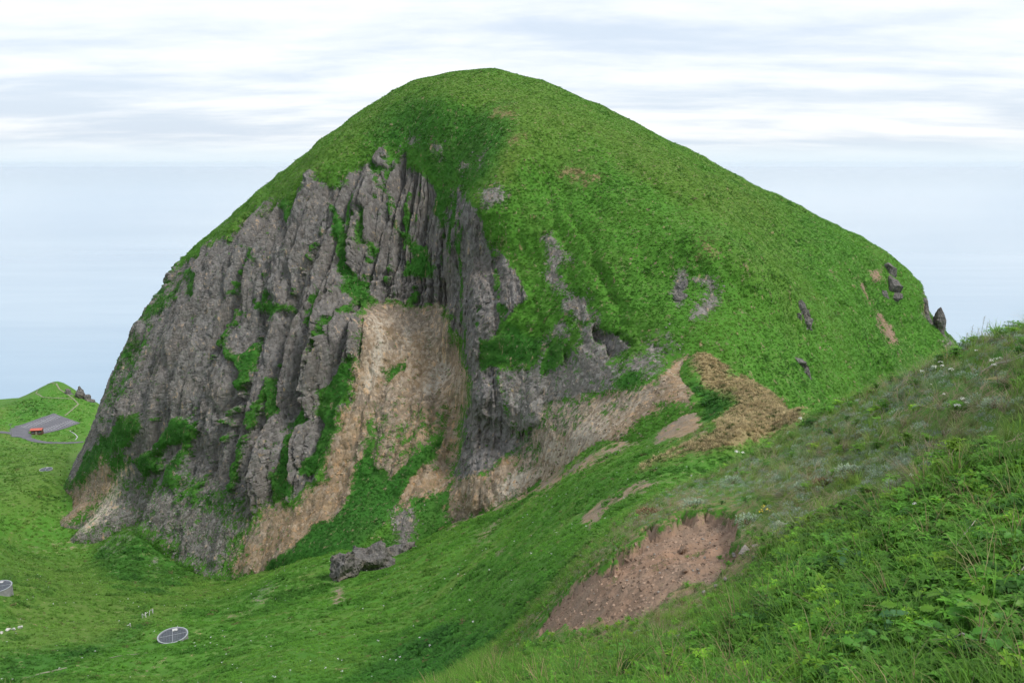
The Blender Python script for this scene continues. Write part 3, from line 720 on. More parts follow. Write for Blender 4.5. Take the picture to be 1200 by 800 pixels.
class PM:
    """plant mesh: collects leaves and blades with a tone per leaf"""
    def __init__(s): s.v = []; s.f = []; s.t = []
    def poly(s, pts, tone):
        k = len(s.v); s.v += [tuple(p) for p in pts]; s.f.append(tuple(range(k, k + len(pts)))); s.t += [tone] * len(pts)
    def leaf(s, base, d, up, ln, wd, tone, fold=0.25, droop=0.3):
        """pointed leaf with a fold along its midrib: two quads each side"""
        d = Vector(d).normalized(); up = Vector(up); side = d.cross(up)
        if side.length < 1e-4: side = d.cross(Vector((1, 0, 0)))
        side.normalize(); nrm = side.cross(d).normalized(); B = Vector(base)
        m1 = B + d * ln * 0.5 + nrm * ln * 0.06; tip = B + d * ln - nrm * ln * droop
        for sg in (-1, 1):
            e1 = B + d * ln * 0.38 + side * sg * wd * 0.5 + nrm * wd * fold
            e2 = B + d * ln * 0.72 + side * sg * wd * 0.36 + nrm * (wd * fold - ln * droop * 0.4)
            s.poly([B, e1, m1] if sg > 0 else [B, m1, e1], tone)
            s.poly([m1, e1, e2, tip] if sg > 0 else [m1, tip, e2, e1], tone)
    def quad(s, c, d, side, ln, wd, tone):
        c = Vector(c); d = Vector(d).normalized(); side = Vector(side).normalized()
        s.poly([c - d * ln * .5, c + side * wd * .5, c + d * ln * .5, c - side * wd * .5], tone)
    def blade(s, base, az, lean, ln, wd, tone, segs=4, curl=1.2, root=0.7):
        B = Vector(base); ang = lean; side = Vector((-math.sin(az), math.cos(az), 0)); p = B.copy(); prev = None
        for i in range(segs + 1):
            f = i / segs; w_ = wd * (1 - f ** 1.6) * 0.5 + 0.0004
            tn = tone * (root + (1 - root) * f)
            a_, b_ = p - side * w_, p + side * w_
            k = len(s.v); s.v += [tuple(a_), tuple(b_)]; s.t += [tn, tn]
            if prev is not None: s.f.append((prev, prev + 1, k + 1, k))
            prev = k
            p = p + Vector((math.cos(az) * math.sin(ang), math.sin(az) * math.sin(ang), math.cos(ang))) * (ln / segs)
            ang += curl / segs * (0.6 + 0.8 * f)
    def tube(s, pts, r0, r1, tone, n=5):
        pts = [Vector(p) for p in pts]; k0 = len(s.v)
        for i, p in enumerate(pts):
            d = (pts[min(i + 1, len(pts) - 1)] - pts[max(i - 1, 0)]).normalized()
            a_ = d.cross(Vector((0.31, 0.9, 0.2))).normalized(); b_ = d.cross(a_)
            r_ = r0 + (r1 - r0) * i / max(1, len(pts) - 1)
            for q in range(n):
                th = 2 * math.pi * q / n; s.v.append(tuple(p + a_ * math.cos(th) * r_ + b_ * math.sin(th) * r_)); s.t.append(tone)
        for i in range(len(pts) - 1):
            for q in range(n):
                s.f.append((k0 + i * n + q, k0 + i * n + (q + 1) % n, k0 + (i + 1) * n + (q + 1) % n, k0 + (i + 1) * n + q))
        s.f.append(tuple(k0 + (len(pts) - 1) * n + q for q in range(n)))
    def mesh(s, name, mat):
        me = bpy.data.meshes.new(name); me.from_pydata(s.v, [], s.f); me.materials.append(mat)
        at = me.attributes.new('tone', 'FLOAT_COLOR', 'POINT')
        tt = np.array([(t, t, t, 1) if isinstance(t, (int, float)) else tuple(t) + (1,) for t in s.t], np.float32)
        at.data.foreach_set('color', tt.ravel())
        me.update()
        return me
    def build(s, name, mat, parent=None, loc=None, rz=0):
        o = bpy.data.objects.new(name, s.mesh(name, mat)); COL.objects.link(o)
        if parent: o.parent = parent
        if loc is not None: o.location = loc; o.rotation_euler = (0, 0, rz)
        return o
rr = random.Random(3)
def U(a, b_): return rr.uniform(a, b_)
def rdir(zmin=-0.2, zmax=1.0):
    z = U(zmin, zmax); a = U(0, 6.283); q = math.sqrt(max(0, 1 - z * z))
    return Vector((q * math.cos(a), q * math.sin(a), z))
def mk_far_herb():
    p = PM()
    for i in range(36):
        d = rdir(0.05, 1.0); c = Vector((d.x * .55, d.y * .55, d.z * .26)) * U(.6, 1.0)
        nrm = (Vector((0, 0, 1)) + Vector((d.x, d.y, 0)) * .5 + rdir(-.5, .5) * .6).normalized()
        q = nrm.cross(rdir(-.5, .5)).normalized(); sd = q.cross(nrm).normalized()
        p.quad(c, q, sd, U(.16, .34), U(.10, .2), U(.9, 1.15))
    return p
def mk_far_tuft():
    p = PM()
    for i in range(20):
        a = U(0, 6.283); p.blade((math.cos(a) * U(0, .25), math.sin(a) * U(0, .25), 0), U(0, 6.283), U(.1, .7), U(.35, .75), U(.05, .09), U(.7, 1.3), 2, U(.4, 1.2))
    return p
def mk_tuft(n=18, ln=(.6, 1.2), wd=(.016, .032), curl=(.9, 2.0), spread=.16):
    p = PM()
    for i in range(n):
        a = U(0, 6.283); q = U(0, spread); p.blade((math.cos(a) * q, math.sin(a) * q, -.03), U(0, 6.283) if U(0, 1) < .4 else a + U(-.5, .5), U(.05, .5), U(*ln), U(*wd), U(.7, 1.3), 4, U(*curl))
    return p
def mk_herb(n=26, ln=(.20, .36), wd=(.09, .17)):
    """leafy herb: stalks that carry leaves in threes"""
    p = PM()
    for i in range(n):
        a = U(0, 6.283); q = U(.02, .32); base = Vector((math.cos(a) * q * .4, math.sin(a) * q * .4, 0)); top = Vector((math.cos(a) * q * 1.4, math.sin(a) * q * 1.4, U(.28, .62)))
        tn = U(.7, 1.3); p.tube([base, (base + top) / 2 + Vector((0, 0, .05)), top], .010, .006, tn * .8, 3)
        a0 = U(0, 6.283); nl = rr.choice((3, 5, 5))
        for k in range(nl):
            aa = a0 + 6.283 * k / nl; d = Vector((math.cos(aa), math.sin(aa), U(-.15, .35)))
            p.leaf(top, d, (0, 0, 1), U(*ln) * .62, U(*wd) * .62, tn * U(.88, 1.12), .22, U(.05, .3))
    return p
def mk_artemisia(n=110):
    """low silvery mound of feathery leaves"""
    p = PM()
    for i in range(n):
        d = rdir(.02, 1.0); c = Vector((d.x * .5, d.y * .5, d.z * .42)) * U(.7, 1.0)
        q = (d + rdir() * .6).normalized(); tn = U(.65, 1.35)
        p.leaf(c, q, (0, 0, 1), U(.10, .20), U(.025, .05), tn, .2, .1)
        if i % 3 == 0: p.leaf(c, (q + rdir() * .7), (0, 0, 1), U(.08, .16), U(.02, .045), tn, .2, .1)
    return p
def mk_straw(n=24):
    p = PM()
    for i in range(n):
        a = U(-.7, .7) + (math.pi if U(0, 1) < .5 else 0); p.blade((U(-.3, .3), U(-.3, .3), U(0, .08)), a, U(1.0, 1.5), U(.4, .95), U(.008, .018), U(.6, 1.3), 3, U(-.1, .35))
    return p
def mk_dryherb():
    p = PM()
    for i in range(30):
        a = U(0, 6.283); q = U(0, .35); p.blade((math.cos(a) * q, math.sin(a) * q, 0), U(0, 6.283), U(.1, .9), U(.25, .6), U(.04, .09), U(.55, 1.35), 2, U(.2, 1.6), .6)
    return p
def mk_stone(seed, sub=2, flat=1.0):
    rs = random.Random(seed); bm = bmesh.new(); bmesh.ops.create_icosphere(bm, subdivisions=sub, radius=1.0)
    for k in range(15):
        z = rs.uniform(-1, 1); a = rs.uniform(0, 6.283); q = math.sqrt(1 - z * z); n = Vector((q * math.cos(a), q * math.sin(a), z)); dd = rs.uniform(.36, .74)
        for v in bm.verts:
            e_ = v.co.dot(n) - dd
            if e_ > 0: v.co -= n * e_
    for v in bm.verts: v.co.z *= flat
    me = bpy.data.meshes.new('stone'); bm.to_mesh(me); bm.free()
    return me
LIB = bpy.data.collections.new('plant_library')      # source shapes for scattered cover
def lib(name, me):
    o = bpy.data.objects.new(name, me); LIB.objects.link(o); return o
def scatter(name, label, P, rotz, tilt, scale, tint, sources, which):
    """one object of uncountable cover: points that carry instances of the source shapes"""
    me = bpy.data.meshes.new(name); n = len(P)
    me.vertices.add(n); me.vertices.foreach_set('co', P.astype(np.float32).ravel())
    rot = np.stack([tilt[:, 0], tilt[:, 1], rotz], -1).astype(np.float32)
    at = me.attributes.new('rot', 'FLOAT_VECTOR', 'POINT'); at.data.foreach_set('vector', rot.ravel())
    at = me.attributes.new('scl', 'FLOAT_VECTOR', 'POINT'); at.data.foreach_set('vector', scale.astype(np.float32).ravel())
    at = me.attributes.new('tint', 'FLOAT_COLOR', 'POINT'); at.data.foreach_set('color', np.concatenate([tint, np.ones((n, 1))], 1).astype(np.float32).ravel())
    at = me.attributes.new('which', 'INT', 'POINT'); at.data.foreach_set('value', which.astype(np.int32))
    o = bpy.data.objects.new(name, me); COL.objects.link(o)
    ng = bpy.data.node_groups.new(name + '_nodes', 'GeometryNodeTree')
    ng.interface.new_socket('Geometry', in_out='INPUT', socket_type='NodeSocketGeometry'); ng.interface.new_socket('Geometry', in_out='OUTPUT', socket_type='NodeSocketGeometry')
    N = ng.nodes; L = ng.links
    gi_ = N.new('NodeGroupInput'); go = N.new('NodeGroupOutput'); join = N.new('GeometryNodeJoinGeometry')
    def named(nm, ty):
        q = N.new('GeometryNodeInputNamedAttribute'); q.data_type = ty; q.inputs['Name'].default_value = nm
        return [x for x in q.outputs if x.enabled and x.name == 'Attribute'][0]
    rt, sl, wh = named('rot', 'FLOAT_VECTOR'), named('scl', 'FLOAT_VECTOR'), named('which', 'INT')
    e2r = N.new('FunctionNodeEulerToRotation'); L.new(rt, e2r.inputs[0])
    for i, so in enumerate(sources):
        cmp = N.new('FunctionNodeCompare'); cmp.data_type = 'INT'; cmp.operation = 'EQUAL'
        ins = [x for x in cmp.inputs if x.enabled]
        L.new(wh, ins[0]); ins[1].default_value = i
        oi = N.new('GeometryNodeObjectInfo'); oi.inputs['Object'].default_value = so; oi.inputs['As Instance'].default_value = True
        ip = N.new('GeometryNodeInstanceOnPoints')
        L.new(gi_.outputs[0], ip.inputs['Points']); L.new(cmp.outputs[0], ip.inputs['Selection']); L.new(oi.outputs['Geometry'], ip.inputs['Instance'])
        L.new(e2r.outputs[0], ip.inputs['Rotation']); L.new(sl, ip.inputs['Scale'])
        L.new(ip.outputs[0], join.inputs[0])
    L.new(join.outputs[0], go.inputs[0])
    md = o.modifiers.new('scatter', 'NODES'); md.node_group = ng
    o['kind'] = 'stuff'; o['label'] = label
    return o

# ----------------------------------------------------------------------------
# cover on the mountain
G3 = MV1.reshape(MU, MV, 3)
_ca_ = np.linalg.norm(np.cross(G3[1:, :-1] - G3[:-1, :-1], G3[:-1, 1:] - G3[:-1, :-1]), axis=-1)
MN1 = grid_normals(MV1, MU, MV); MN1 *= np.sign((MN1 * MD).sum(1))[:, None]
_fr = front_of(MV1, MN1).reshape(MU, MV)[:-1, :-1]
# ground height below, to leave out what is buried
_gh = ground_base(MV1[:, 0], MV1[:, 1]).reshape(MU, MV)[:-1, :-1]
_vis = (_fr > -0.15) & (G3[:-1, :-1, 2] > _gh - 0.3)
cov = cover.reshape(MU, MV)[:-1, :-1]; tanm = wi['tan'].reshape(MU, MV)[:-1, :-1]
jit = fbm(MV1[:, 0] / 3.0, MV1[:, 1] / 3.0, MV1[:, 2] / 3.0, 3, 81).reshape(MU, MV)[:-1, :-1]
pc = np.clip((cov - 0.5 + jit * 0.9) * 3 + 0.5, 0.015, 1)
wgt = _ca_ * pc * _vis
NM = 150000
idx = RNG.choice(wgt.size, NM, p=(wgt / wgt.sum()).ravel())
ii, jj = np.unravel_index(idx, wgt.shape)
fu, fv = RNG.random((2, NM, 1))
Pm = G3[ii, jj] + (G3[ii + 1, jj] - G3[ii, jj]) * fu + (G3[ii, jj + 1] - G3[ii, jj]) * fv
vi = ii * MV + jj
def tints(P, yel, moss, tan, seed, hue=1.0):
    n1 = fbm(P[:, 0] / 30, P[:, 1] / 30, P[:, 2] / 30, 3, seed)[:, None]; n2 = fbm(P[:, 0] / 4.5, P[:, 1] / 4.5, P[:, 2] / 4.5, 3, seed + 9)[:, None]
    c = np.array([[0.075, 0.225, 0.022]]) * (1 + 0.4 * n2) + np.array([[0.045, 0.04, 0.004]]) * np.clip(n1 + .2, 0, 1)
    c = c * (1 + .45 * n1); yel = np.clip(yel + sstep(.12, .45, n1[:, 0]) * .5, 0, 1)
    c = c * (1 - yel[:, None]) + yel[:, None] * np.array([[0.150, 0.280, 0.045]]) * (1 + 0.5 * n2)
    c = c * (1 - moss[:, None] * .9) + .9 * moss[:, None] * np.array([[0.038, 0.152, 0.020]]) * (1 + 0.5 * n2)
    c = c * (1 - tan[:, None]) + tan[:, None] * np.array([[0.42, 0.33, 0.17]]) * (1 + 0.3 * n2)
    odd = RNG.random(len(P)); c[odd < .012] = (0.16, 0.17, 0.06)
    return np.clip(c * RNG.uniform(.86, 1.16, (len(P), 1)), 0.004, 0.9)
far_src = [lib('far_herb', mk_far_herb().mesh('far_herb', M_LEAF)) for _ in range(3)] + [lib('far_tuft', mk_far_tuft().mesh('far_tuft', M_LEAF)) for _ in range(2)]
sc_ = RNG.uniform(.4, .8, (NM, 1)) * np.array([[1.0, 1.0, .8]])
sc_ *= np.where(RNG.random((NM, 1)) > .985, RNG.uniform(1.4, 2.2, (NM, 1)), 1.0)
_bush = (fbm(Pm[:, 0] / 5, Pm[:, 1] / 5, Pm[:, 2] / 5, 3, 87) > .27); sc_[_bush] *= 1.3
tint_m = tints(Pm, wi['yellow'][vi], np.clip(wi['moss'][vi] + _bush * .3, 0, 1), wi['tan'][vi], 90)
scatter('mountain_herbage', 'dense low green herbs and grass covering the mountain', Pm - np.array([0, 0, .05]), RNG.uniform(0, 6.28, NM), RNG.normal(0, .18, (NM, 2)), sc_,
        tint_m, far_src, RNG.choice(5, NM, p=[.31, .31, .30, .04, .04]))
# loose stones on the scree and the wall
M_STONE_N, t = new_mat('loose_stone'); b = NB(t)
geo = b.n('ShaderNodeNewGeometry'); bs = b.n('ShaderNodeBsdfPrincipled'); bs.inputs['Roughness'].default_value = .9; bs.inputs['Specular IOR Level'].default_value = .15
b.link(b.mix(1.0, b.attr('tint', 'INSTANCER').outputs['Color'], b.mix(b.noise(geo.outputs['Position'], 4.0, 4), (.6, .6, .6), (1.4, 1.4, 1.4)), 'MULTIPLY'), bs.inputs['Base Color'])
o = b.n('ShaderNodeOutputMaterial'); b.link(bs.outputs[0], o.inputs[0])
st_src = []
for k in range(4):
    me = mk_stone(100 + k, 1, .8); me.materials.append(M_STONE_N); st_src.append(lib('loose_stone', me))
loose = (wi['talus'] * 1.0 + wi['scree'] * .9 + wi['rock'] * .3 + wi['pale'] * .5).reshape(MU, MV)[:-1, :-1]
lw = _ca_ * loose * _vis * np.clip(.5 + jit * 1.5, .05, 1.5)
NS = 16000
idx = RNG.choice(lw.size, NS, p=(lw / lw.sum()).ravel()); ii, jj = np.unravel_index(idx, lw.shape); fu, fv = RNG.random((2, NS, 1))
Ps = G3[ii, jj] + (G3[ii + 1, jj] - G3[ii, jj]) * fu + (G3[ii, jj + 1] - G3[ii, jj]) * fv
vi = ii * MV + jj
ct = np.array([[.17, .16, .15]]) * (1 - wi['scree'][vi][:, None]) + np.array([[.25, .195, .14]]) * wi['scree'][vi][:, None]
ct = ct * RNG.uniform(.55, 1.5, (NS, 1))
ss = (.10 + .42 * RNG.random((NS, 1)) ** 4) * RNG.uniform(.7, 1.3, (NS, 3))
scatter('scree_stones', 'loose angular stones strewn over the scree and cliff foot', Ps, RNG.uniform(0, 6.28, NS), RNG.normal(0, .6, (NS, 2)), ss, ct, st_src, RNG.integers(0, 4, NS))

# ----------------------------------------------------------------------------
# ground lookups: bilinear on the hillside's own grid
GZ1 = GV1[:, 2].reshape(GU, GV); GWg = GW.reshape(GU, GV, len(CH))
def g_look(x, y, arr):
    x = np.asarray(x, float); y = np.asarray(y, float)
    th = np.arctan2(x, y); lr = np.log(np.maximum(np.hypot(x, y), 1.21))
    u = np.interp(th, _th, np.arange(GU)); v = np.interp(lr, _lr, np.arange(GV))
    u0 = np.clip(u.astype(int), 0, GU - 2); v0 = np.clip(v.astype(int), 0, GV - 2); fu_ = u - u0; fv_ = v - v0
    if arr.ndim == 3: fu_ = fu_[:, None]; fv_ = fv_[:, None]
    return (arr[u0, v0] * (1 - fu_) * (1 - fv_) + arr[u0 + 1, v0] * fu_ * (1 - fv_) + arr[u0, v0 + 1] * (1 - fu_) * fv_ + arr[u0 + 1, v0 + 1] * fu_ * fv_)
def gz(x, y): return float(g_look([x], [y], GZ1)[0])
_YS = np.exp(np.linspace(math.log(2.0), math.log(640.0), 3000))
def ghit(px, py):
    """where the sight line through a photo pixel meets the hillside"""
    a = (px - 600.0) / FPX; b_ = (400.0 - py) / FPX; t_ = _YS / (CP + b_ * SP)
    z = CAMZ + (-SP + b_ * CP) * t_; x = a * t_
    below = np.nonzero(z < g_look(x, _YS, GZ1))[0]
    k = below[0] if len(below) else len(_YS) - 1
    return Vector((x[k], _YS[k], gz(x[k], _YS[k])))
_mfront = (front_of(MV1, MN1) > -0.1) & (MV1[:, 2] > 40)
_mpx, _mpy = w2px(MV1)
def mhit(px, py):
    d2 = (_mpx - px) ** 2 + (_mpy - py) ** 2
    d2 = np.where(_mfront, d2, 1e9)
    c = np.nonzero(d2 < max(9.0, d2.min() * 1.5))[0]
    k = c[np.argmin(MV1[c, 1])]
    return Vector(MV1[k]), Vector(MN1[k])

# ----------------------------------------------------------------------------
# cover on the hillside
A_HI, R0, R1 = R(41), 2.6, 560.0
def sample_ground(n, r0, r1, power):
    """points over the wedge in view; density ~ r ** -power"""
    u = RNG.random(n); e_ = 2 - power
    r_ = (r0 ** e_ + u * (r1 ** e_ - r0 ** e_)) ** (1 / e_) if abs(e_) > 1e-6 else r0 * (r1 / r0) ** u
    th = RNG.uniform(-A_HI, A_HI, n)
    x = np.sin(th) * r_; y = np.cos(th) * r_
    return x, y, r_
def in_view(P, mg=45):
    px, py = w2px(P)
    return (px > -mg) & (px < 1200 + mg) & (py < 800 + mg * 2.2) & (py > 150)
_my = np.full((122, 82), 1e9)                            # nearest mountain front per photo cell, to leave out what it hides
_k = _mfront; _iy = (np.clip(_mpx[_k] / 10, 0, 121).astype(int), np.clip(_mpy[_k] / 10, 0, 81).astype(int))
np.minimum.at(_my, _iy, MV1[_k, 1])
def not_hidden(P):
    px, py = w2px(P)
    m_ = _my[np.clip(px / 10, 0, 121).astype(int), np.clip(py / 10, 0, 81).astype(int)]
    return P[:, 1] < m_ + 25
KEEP_OUT = []                                           # (x, y, radius) kept clear of cover
def chan(Wp, c): return Wp[:, CH.index(c)]
def cover_points(n, r0, r1, power):
    x, y, r_ = sample_ground(n, r0, r1, power)
    P = np.stack([x, y, g_look(x, y, GZ1)], -1)
    ok = in_view(P) & not_hidden(P) & (P[:, 2] > 0.8)
    for kx, ky, kr in KEEP_OUT: ok &= (P[:, 0] - kx) ** 2 + (P[:, 1] - ky) ** 2 > kr * kr
    P = P[ok]; Wp = g_look(P[:, 0], P[:, 1], GWg)
    return P, np.hypot(P[:, 0], P[:, 1]), Wp
def zone_px(P, poly, soft):
    px, py = w2px(P); n_ = fbm(P[:, 0] / 1.5, P[:, 1] / 1.5, P[:, 2] / 1.5, 3, 77) * 40
    return sstep(-soft, soft, sdist(px + n_, py - n_, poly))
Z_SILVER = [(740,610),(760,575),(900,520),(960,485),(1120,410),(1200,386),(1200,525),(1080,575),(1000,630),(930,640),(870,620)]
Z_LUSH = [(590,830),(640,770),(720,745),(800,770),(860,700),(900,660),(960,640),(1060,590),(1200,540),(1230,830)]

# ----------------------------------------------------------------------------
# helpers for things
def tag(o, label, cat=None, group=None, kind=None):
    o['label'] = label
    if cat: o['category'] = cat
    if group: o['group'] = group
    if kind: o['kind'] = kind
    return o
def empty(name, loc, rz=0.0):
    o = bpy.data.objects.new(name, None); COL.objects.link(o); o.location = loc; o.rotation_euler = (0, 0, rz); o.empty_display_size = .2
    return o
def simple_mat(name, c1_, c2_, scale=3.0, rough=.85, bump=.0, metal=0.0):
    m, t = new_mat(name); b = NB(t); tcn = b.n('ShaderNodeTexCoord'); v = tcn.outputs['Object']
    bs = b.n('ShaderNodeBsdfPrincipled'); bs.inputs['Roughness'].default_value = rough; bs.inputs['Metallic'].default_value = metal; bs.inputs['Specular IOR Level'].default_value = .2
    n_ = b.noise(v, scale, 6, .65)
    b.link(b.mix(b.ramp(n_, [(.3, 0), (.7, 1)]), c1_, c2_), bs.inputs['Base Color'])
    if bump:
        bp = b.n('ShaderNodeBump'); bp.inputs['Strength'].default_value = .8; bp.inputs['Distance'].default_value = bump
        b.link(b.math('ADD', n_, b.voro(v, scale * 2.5)), bp.inputs['Height']); b.link(bp.outputs[0], bs.inputs['Normal'])
    o = b.n('ShaderNodeOutputMaterial'); b.link(bs.outputs[0], o.inputs[0])
    return m
class BX:
    """boxes, bars and discs collected into one mesh"""
    def __init__(s): s.bm = bmesh.new()
    def box(s, c, size, rz=0.0, M=None):
        r_ = bmesh.ops.create_cube(s.bm, size=1.0); mt = Matrix.Translation(c) @ Matrix.Rotation(rz, 4, 'Z') @ Matrix.Diagonal((*size, 1))
        bmesh.ops.transform(s.bm, matrix=mt if M is None else M @ mt, verts=r_['verts']); return s
    def cyl(s, c, r_, h, n=20, r2=None):
        q = bmesh.ops.create_cone(s.bm, cap_ends=True, segments=n, radius1=r_, radius2=r_ if r2 is None else r2, depth=h)
        bmesh.ops.translate(s.bm, vec=Vector(c) + Vector((0, 0, h / 2)), verts=q['verts']); return s
    def ring(s, z, r0, r1, h, n=40):
        vs = []
        for k in range(n):
            a = 6.28318 * k / n; cs, sn = math.cos(a), math.sin(a)
            vs.append([s.bm.verts.new((r_ * cs, r_ * sn, zz)) for r_, zz in ((r1, z), (r1, z + h), (r0, z + h), (r0, z))])
        for k in range(n):
            a_, b_ = vs[k], vs[(k + 1) % n]
            for i in range(4): s.bm.faces.new((a_[i], b_[i], b_[(i + 1) % 4], a_[(i + 1) % 4]))
        return s
    def build(s, name, mat, parent=None, bevel=0.0):
        if bevel: bmesh.ops.bevel(s.bm, geom=list(s.bm.edges), offset=bevel, segments=1, affect='EDGES')
        bmesh.ops.recalc_face_normals(s.bm, faces=list(s.bm.faces))
        me = bpy.data.meshes.new(name); s.bm.to_mesh(me); s.bm.free(); me.materials.append(mat)
        o = bpy.data.objects.new(name, me); COL.objects.link(o); o.parent = parent
        return o
def ribbon(name, pix, width, mat, lift, step=1.0, skirt=0.25):
    """path or road laid on the ground along a line of photo pixels"""
    pts = [ghit(*p) for p in pix]; fine = []
    for a_, b_ in zip(pts[:-1], pts[1:]):
        n_ = max(1, int((b_ - a_).length / step))
        fine += [a_.lerp(b_, k / n_) for k in range(n_)]
    fine.append(pts[-1])
    for _ in range(3):
        fine = [fine[0]] + [(fine[i - 1] + fine[i] * 2 + fine[i + 1]) / 4 for i in range(1, len(fine) - 1)] + [fine[-1]]
    v = []; f = []; NC = 5
    for i, p in enumerate(fine):
        d = (fine[min(i + 1, len(fine) - 1)] - fine[max(i - 1, 0)]); d.z = 0; d.normalize(); sd = Vector((d.y, -d.x, 0))
        ww = width * (1 + .12 * math.sin(i * 1.7) + .08 * math.sin(i * .61))
        for k in range(NC):
            q = p + sd * ww * (k / (NC - 1) - .5); v.append((q.x, q.y, gz(q.x, q.y) + (lift if 0 < k < NC - 1 else lift - .02)))
        KEEP_OUT.append((p.x, p.y, width * .55 + .2))
    for i in range(len(fine) - 1):
        for k in range(NC - 1): f.append((i * NC + k, i * NC + k + 1, (i + 1) * NC + k + 1, (i + 1) * NC + k))
    me = bpy.data.meshes.new(name); me.from_pydata(v, [], f); me.materials.append(mat)
    o = bpy.data.objects.new(name, me); COL.objects.link(o); o['kind'] = 'structure'
    return o
M_ASPH = simple_mat('asphalt', (.10, .10, .115), (.145, .145, .16), .25, .9)
M_GRAVEL = simple_mat('pale_gravel', (.17, .175, .115), (.25, .25, .175), .6, .95)
M_PAINT = simple_mat('road_paint', (.30, .30, .32), (.42, .42, .44), 1.0, .7)
M_CONC = simple_mat('concrete', (.18, .185, .19), (.27, .27, .27), 2.0, .9, .01)
M_STEEL = simple_mat('galvanised_steel', (.28, .30, .32), (.38, .40, .42), 3.0, .5, 0, .3)
M_GRATE = simple_mat('grating_steel', (.11, .125, .15), (.17, .185, .21), 3.0, .55, 0, .3)
M_DARK = simple_mat('dark_void', (.02, .02, .022), (.035, .035, .035), 2.0, .95)
M_REDROOF = simple_mat('red_roof', (.42, .10, .07), (.52, .15, .11), 1.5, .6)
M_BROWN = simple_mat('brown_boards', (.075, .045, .03), (.12, .075, .05), 3.0, .8)
M_GLASS = simple_mat('window_glass', (.05, .07, .09), (.09, .12, .14), 1.0, .15)
M_WOOD = simple_mat('weathered_wood', (.22, .19, .16), (.38, .35, .31), 5.0, .9)
M_WHITE = simple_mat('white_paint', (.40, .40, .39), (.52, .52, .51), 4.0, .6)

# car park, road and paths below the mountain
c4 = [ghit(17, 500), ghit(63, 484.5), ghit(94.5, 496.5), ghit(50, 508.5)]
NU_, NV_ = 26, 40; v = []; f = []
def lot(u_, v_): return (c4[0].lerp(c4[1], u_)).lerp(c4[3].lerp(c4[2], u_), v_)
_lz = float(np.mean([gz(lot(a_, b_).x, lot(a_, b_).y) for a_ in (0, .5, 1) for b_ in (0, .5, 1)]))
def lot_z(p): return gz(p.x, p.y) + .22
for i in range(NU_ + 1):
    for j in range(NV_ + 1):
        p = lot(i / NU_, j / NV_); v.append((p.x, p.y, lot_z(p)))
        KEEP_OUT.append((p.x, p.y, 1.4))
for i in range(NU_):
    for j in range(NV_): a_ = i * (NV_ + 1) + j; f.append((a_, a_ + NV_ + 1, a_ + NV_ + 2, a_ + 1))
me = bpy.data.meshes.new('car_park'); me.from_pydata(v, [], f); me.materials.append(M_ASPH)
car_park = bpy.data.objects.new('car_park', me); COL.objects.link(car_park); tag(car_park, 'grey asphalt car park with white bays on the green plain', kind='structure')
for row, v0_, v1_ in ((0, .12, .34), (1, .66, .88)):
    for k in range(15):
        u_ = .08 + .86 * k / 14; pts = []
        d = (lot(u_ + .01, v0_) - lot(u_, v0_)).normalized() * .14; vv = []; ff = []
        for q in range(6):
            p = lot(u_, v0_ + (v1_ - v0_) * q / 5)
            for sg in (-1, 1): e_ = p + d * sg; vv.append((e_.x, e_.y, lot_z(e_) + .05))
        for q in range(5): ff.append((2 * q, 2 * q + 1, 2 * q + 3, 2 * q + 2))
        me = bpy.data.meshes.new('bay_line'); me.from_pydata(vv, [], ff); me.materials.append(M_PAINT)
        o = bpy.data.objects.new('bay_line', me); COL.objects.link(o); o.parent = car_park
tag(ribbon('road', [(-30, 503), (0, 506.5), (15, 508), (28, 512), (40, 516.5), (56, 519), (86, 519), (98, 518)], 4.2, M_ASPH, .20), 'narrow grey road curving past the car park', kind='structure')
tag(ribbon('road', [(26, 512), (22, 506), (28, 500)], 9.0, M_ASPH, .17), 'grey asphalt entrance between the road and the car park', kind='structure')
tag(ribbon('path', [(76, 488), (84, 481), (92, 474), (86, 468), (80, 463), (70, 457), (66, 450)], .8, M_GRAVEL, .20, .6), 'pale zigzag path climbing from the car park to the headland top', kind='structure')
tag(ribbon('path', [(84, 468), (70, 467), (50, 466), (42, 461), (46, 455), (56, 450), (65, 449)], .7, M_GRAVEL, .2, .6), 'pale path looping round the shoulder of the headland', kind='structure')
tag(ribbon('path', [(82, 505), (88, 509), (91, 512.5), (88, 516)], .5, M_PAINT, .22, .5), 'short white path bending over the lawn by the car park', kind='structure')
tag(ribbon('path', [(20, 796), (52, 788), (78, 782)], .45, M_GRAVEL, .06, .4), 'faint pale trail scrap at the lowest edge of the slope', kind='structure')
tag(ribbon('path', [(128, 771), (150, 767), (176, 764)], .4, M_GRAVEL, .08, .4), 'short pale trail scrap below the near drainage well', kind='structure')

# red-roofed hut by the car park
p = ghit(44, 508.5); hut = empty('hut', p, .18)
tag(hut, 'small dark hut with a red roof at the edge of the car park', 'hut')
BX().box((0, 0, 1.2), (5.4, 3.0, 2.8)).build('wall', M_BROWN, hut)
rb_ = BX()
for sg in (-1, 1): rb_.box((0, sg * .95, 3.0), (6.2, 2.15, .14), M=Matrix.Translation((0, sg * .95, 3.0)) @ Matrix.Rotation(-sg * .33, 4, 'X') @ Matrix.Translation((0, -sg * .95, -3.0)))
roof = rb_.build('roof', M_REDROOF, hut)
BX().box((0, 0, 3.36), (6.25, .22, .12)).build('ridge_cap', M_REDROOF, roof)
for x in (-1.7, 1.7):
    wn_ = BX().box((x, -1.52, 1.5), (1.1, .06, .8)).build('window', M_GLASS, hut)
    BX().box((x, -1.53, 1.06), (1.3, .12, .07)).build('sill', M_WHITE, wn_)
dr = BX().box((0, -1.53, 1.0), (.95, .06, 2.0)).build('door', M_WOOD, hut); BX().box((.36, -1.58, 1.0), (.05, .06, .2)).build('handle', M_STEEL, dr)
